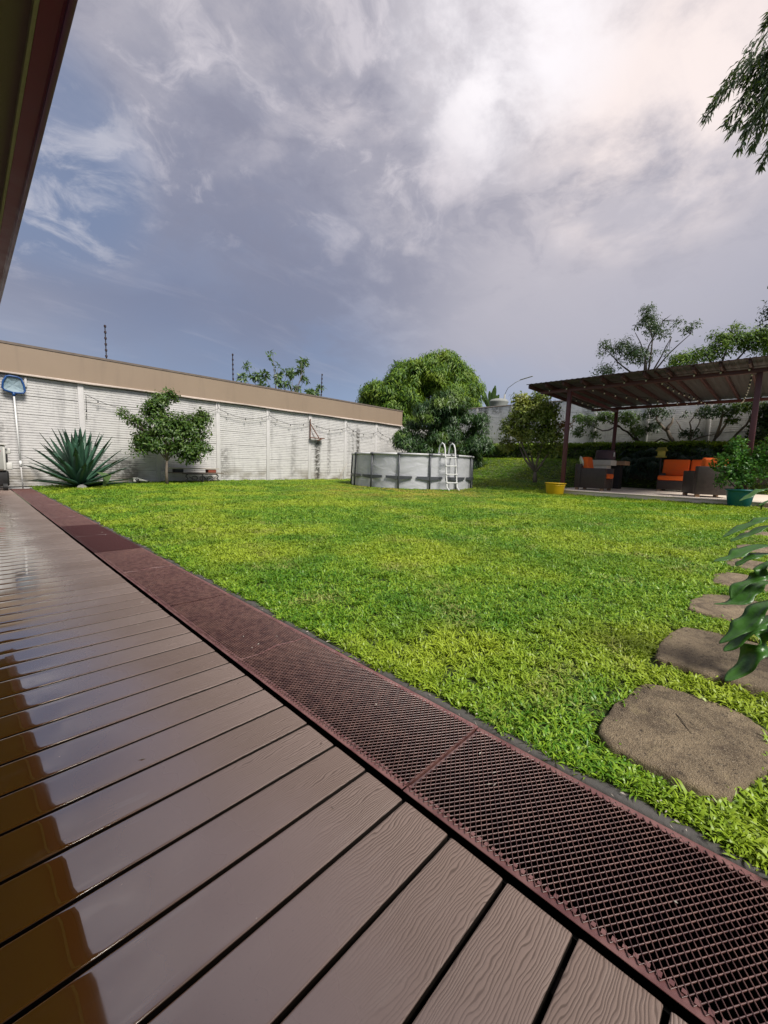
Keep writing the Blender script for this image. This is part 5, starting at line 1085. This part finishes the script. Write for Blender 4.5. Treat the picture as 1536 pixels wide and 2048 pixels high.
sets.append((*scatter(98000, 1.2, 18.4, -2, 14.35, lambda X, Y: (D0(X, Y) > 6.0) * np.clip(9 / D0(X, Y), 0, 1)), 1.45))
sets.append((*scatter(2500, 1.215, 1.30, -1, 6, lambda X, Y: np.ones_like(X) * .7), .9))
X = np.concatenate([s[0] for s in sets]); Y = np.concatenate([s[1] for s in sets]); S = np.concatenate([np.full(len(s[0]), s[2]) for s in sets])
S = S * g.uniform(.6, 1.15, len(X)) * (1 - .30 * ((X - 8.8) ** 2 + (Y - 7.8) ** 2 < 7)); Z = lawn_z(X, Y) - .002
# taller tufts along walls and edges
S = np.where((Y > 14.1) | ((X > 12.4) & (X < 12.66) & (Y < 5.3)), S * 1.25, S)
me = bpy.data.meshes.new('lawn_grass'); me.vertices.add(len(X)); me.vertices.foreach_set('co', np.stack([X, Y, Z], 1).astype(np.float32).ravel())
at = me.attributes.new('rot', 'FLOAT_VECTOR', 'POINT'); rot = np.stack([g.normal(0, .12, len(X)), g.normal(0, .12, len(X)), g.uniform(0, 6.283, len(X))], 1); at.data.foreach_set('vector', rot.astype(np.float32).ravel())
at = me.attributes.new('scl', 'FLOAT', 'POINT'); at.data.foreach_set('value', S.astype(np.float32))
GO = bpy.data.objects.new('lawn_grass', me); COL.objects.link(GO); tag(GO, 'broad-bladed green lawn grass covering the garden', 'grass', kind='stuff')
ng = bpy.data.node_groups.new('scatter_tufts', 'GeometryNodeTree'); ng.interface.new_socket('Geometry', in_out='INPUT', socket_type='NodeSocketGeometry'); ng.interface.new_socket('Geometry', in_out='OUTPUT', socket_type='NodeSocketGeometry')
gi = ng.nodes.new('NodeGroupInput'); go = ng.nodes.new('NodeGroupOutput'); iop = ng.nodes.new('GeometryNodeInstanceOnPoints'); m2p = ng.nodes.new('GeometryNodeMeshToPoints'); ci = ng.nodes.new('GeometryNodeCollectionInfo')
ci.inputs['Collection'].default_value = SRC; ci.inputs['Separate Children'].default_value = True; ci.inputs['Reset Children'].default_value = True
ra = ng.nodes.new('GeometryNodeInputNamedAttribute'); ra.data_type = 'FLOAT_VECTOR'; ra.inputs['Name'].default_value = 'rot'
sa = ng.nodes.new('GeometryNodeInputNamedAttribute'); sa.data_type = 'FLOAT'; sa.inputs['Name'].default_value = 'scl'
e2r = ng.nodes.new('FunctionNodeEulerToRotation')
L_ = ng.links.new; L_(gi.outputs[0], m2p.inputs[0]); L_(m2p.outputs[0], iop.inputs['Points']); L_(ci.outputs[0], iop.inputs['Instance']); iop.inputs['Pick Instance'].default_value = True
L_(ra.outputs[0], e2r.inputs[0]); L_(e2r.outputs[0], iop.inputs['Rotation']); L_(sa.outputs[0], iop.inputs['Scale']); L_(iop.outputs[0], go.inputs[0])
md = GO.modifiers.new('tufts', 'NODES'); md.node_group = ng
print('grass tufts', len(X))
# a few fallen leaves and dry blades along the kerb
lt = MB(); rr = random.Random(17)
for k in range(220):
    y = rr.uniform(-.3, 7) ; x = rr.uniform(1.175, 1.25); a = rr.uniform(0, 6.28); l = rr.uniform(.008, .030); wd = rr.uniform(.0008, .0026); d_ = Vector((math.cos(a), math.sin(a), 0)); s_ = Vector((-d_.y, d_.x, 0)); c_ = Vector((x, y, .002 + rr.uniform(0, .004)))
    lt.add([c_, c_ + d_ * l * .5 + s_ * wd + Vector((0, 0, .003)), c_ + d_ * l, c_ + d_ * l * .5 - s_ * wd], [(0, 1, 2, 3)])
for k in range(60):
    y = rr.uniform(0, 6); x = rr.uniform(.79, 1.16) if k % 3 else rr.uniform(.3, .76); a = rr.uniform(0, 6.28); l = rr.uniform(.006, .022); wd = rr.uniform(.0006, .0025); d_ = Vector((math.cos(a), math.sin(a), 0)); s_ = Vector((-d_.y, d_.x, 0)); c_ = Vector((x, y, .0055 if x > .77 else .0012))
    lt.add([c_, c_ + d_ * l * .5 + s_ * wd + Vector((0, 0, .002)), c_ + d_ * l, c_ + d_ * l * .5 - s_ * wd], [(0, 1, 2, 3)])
tag(lt.build('dry_litter', 'plank_wood'), 'dry blades and leaf scraps scattered along the kerb and over the grating', 'litter', kind='stuff')
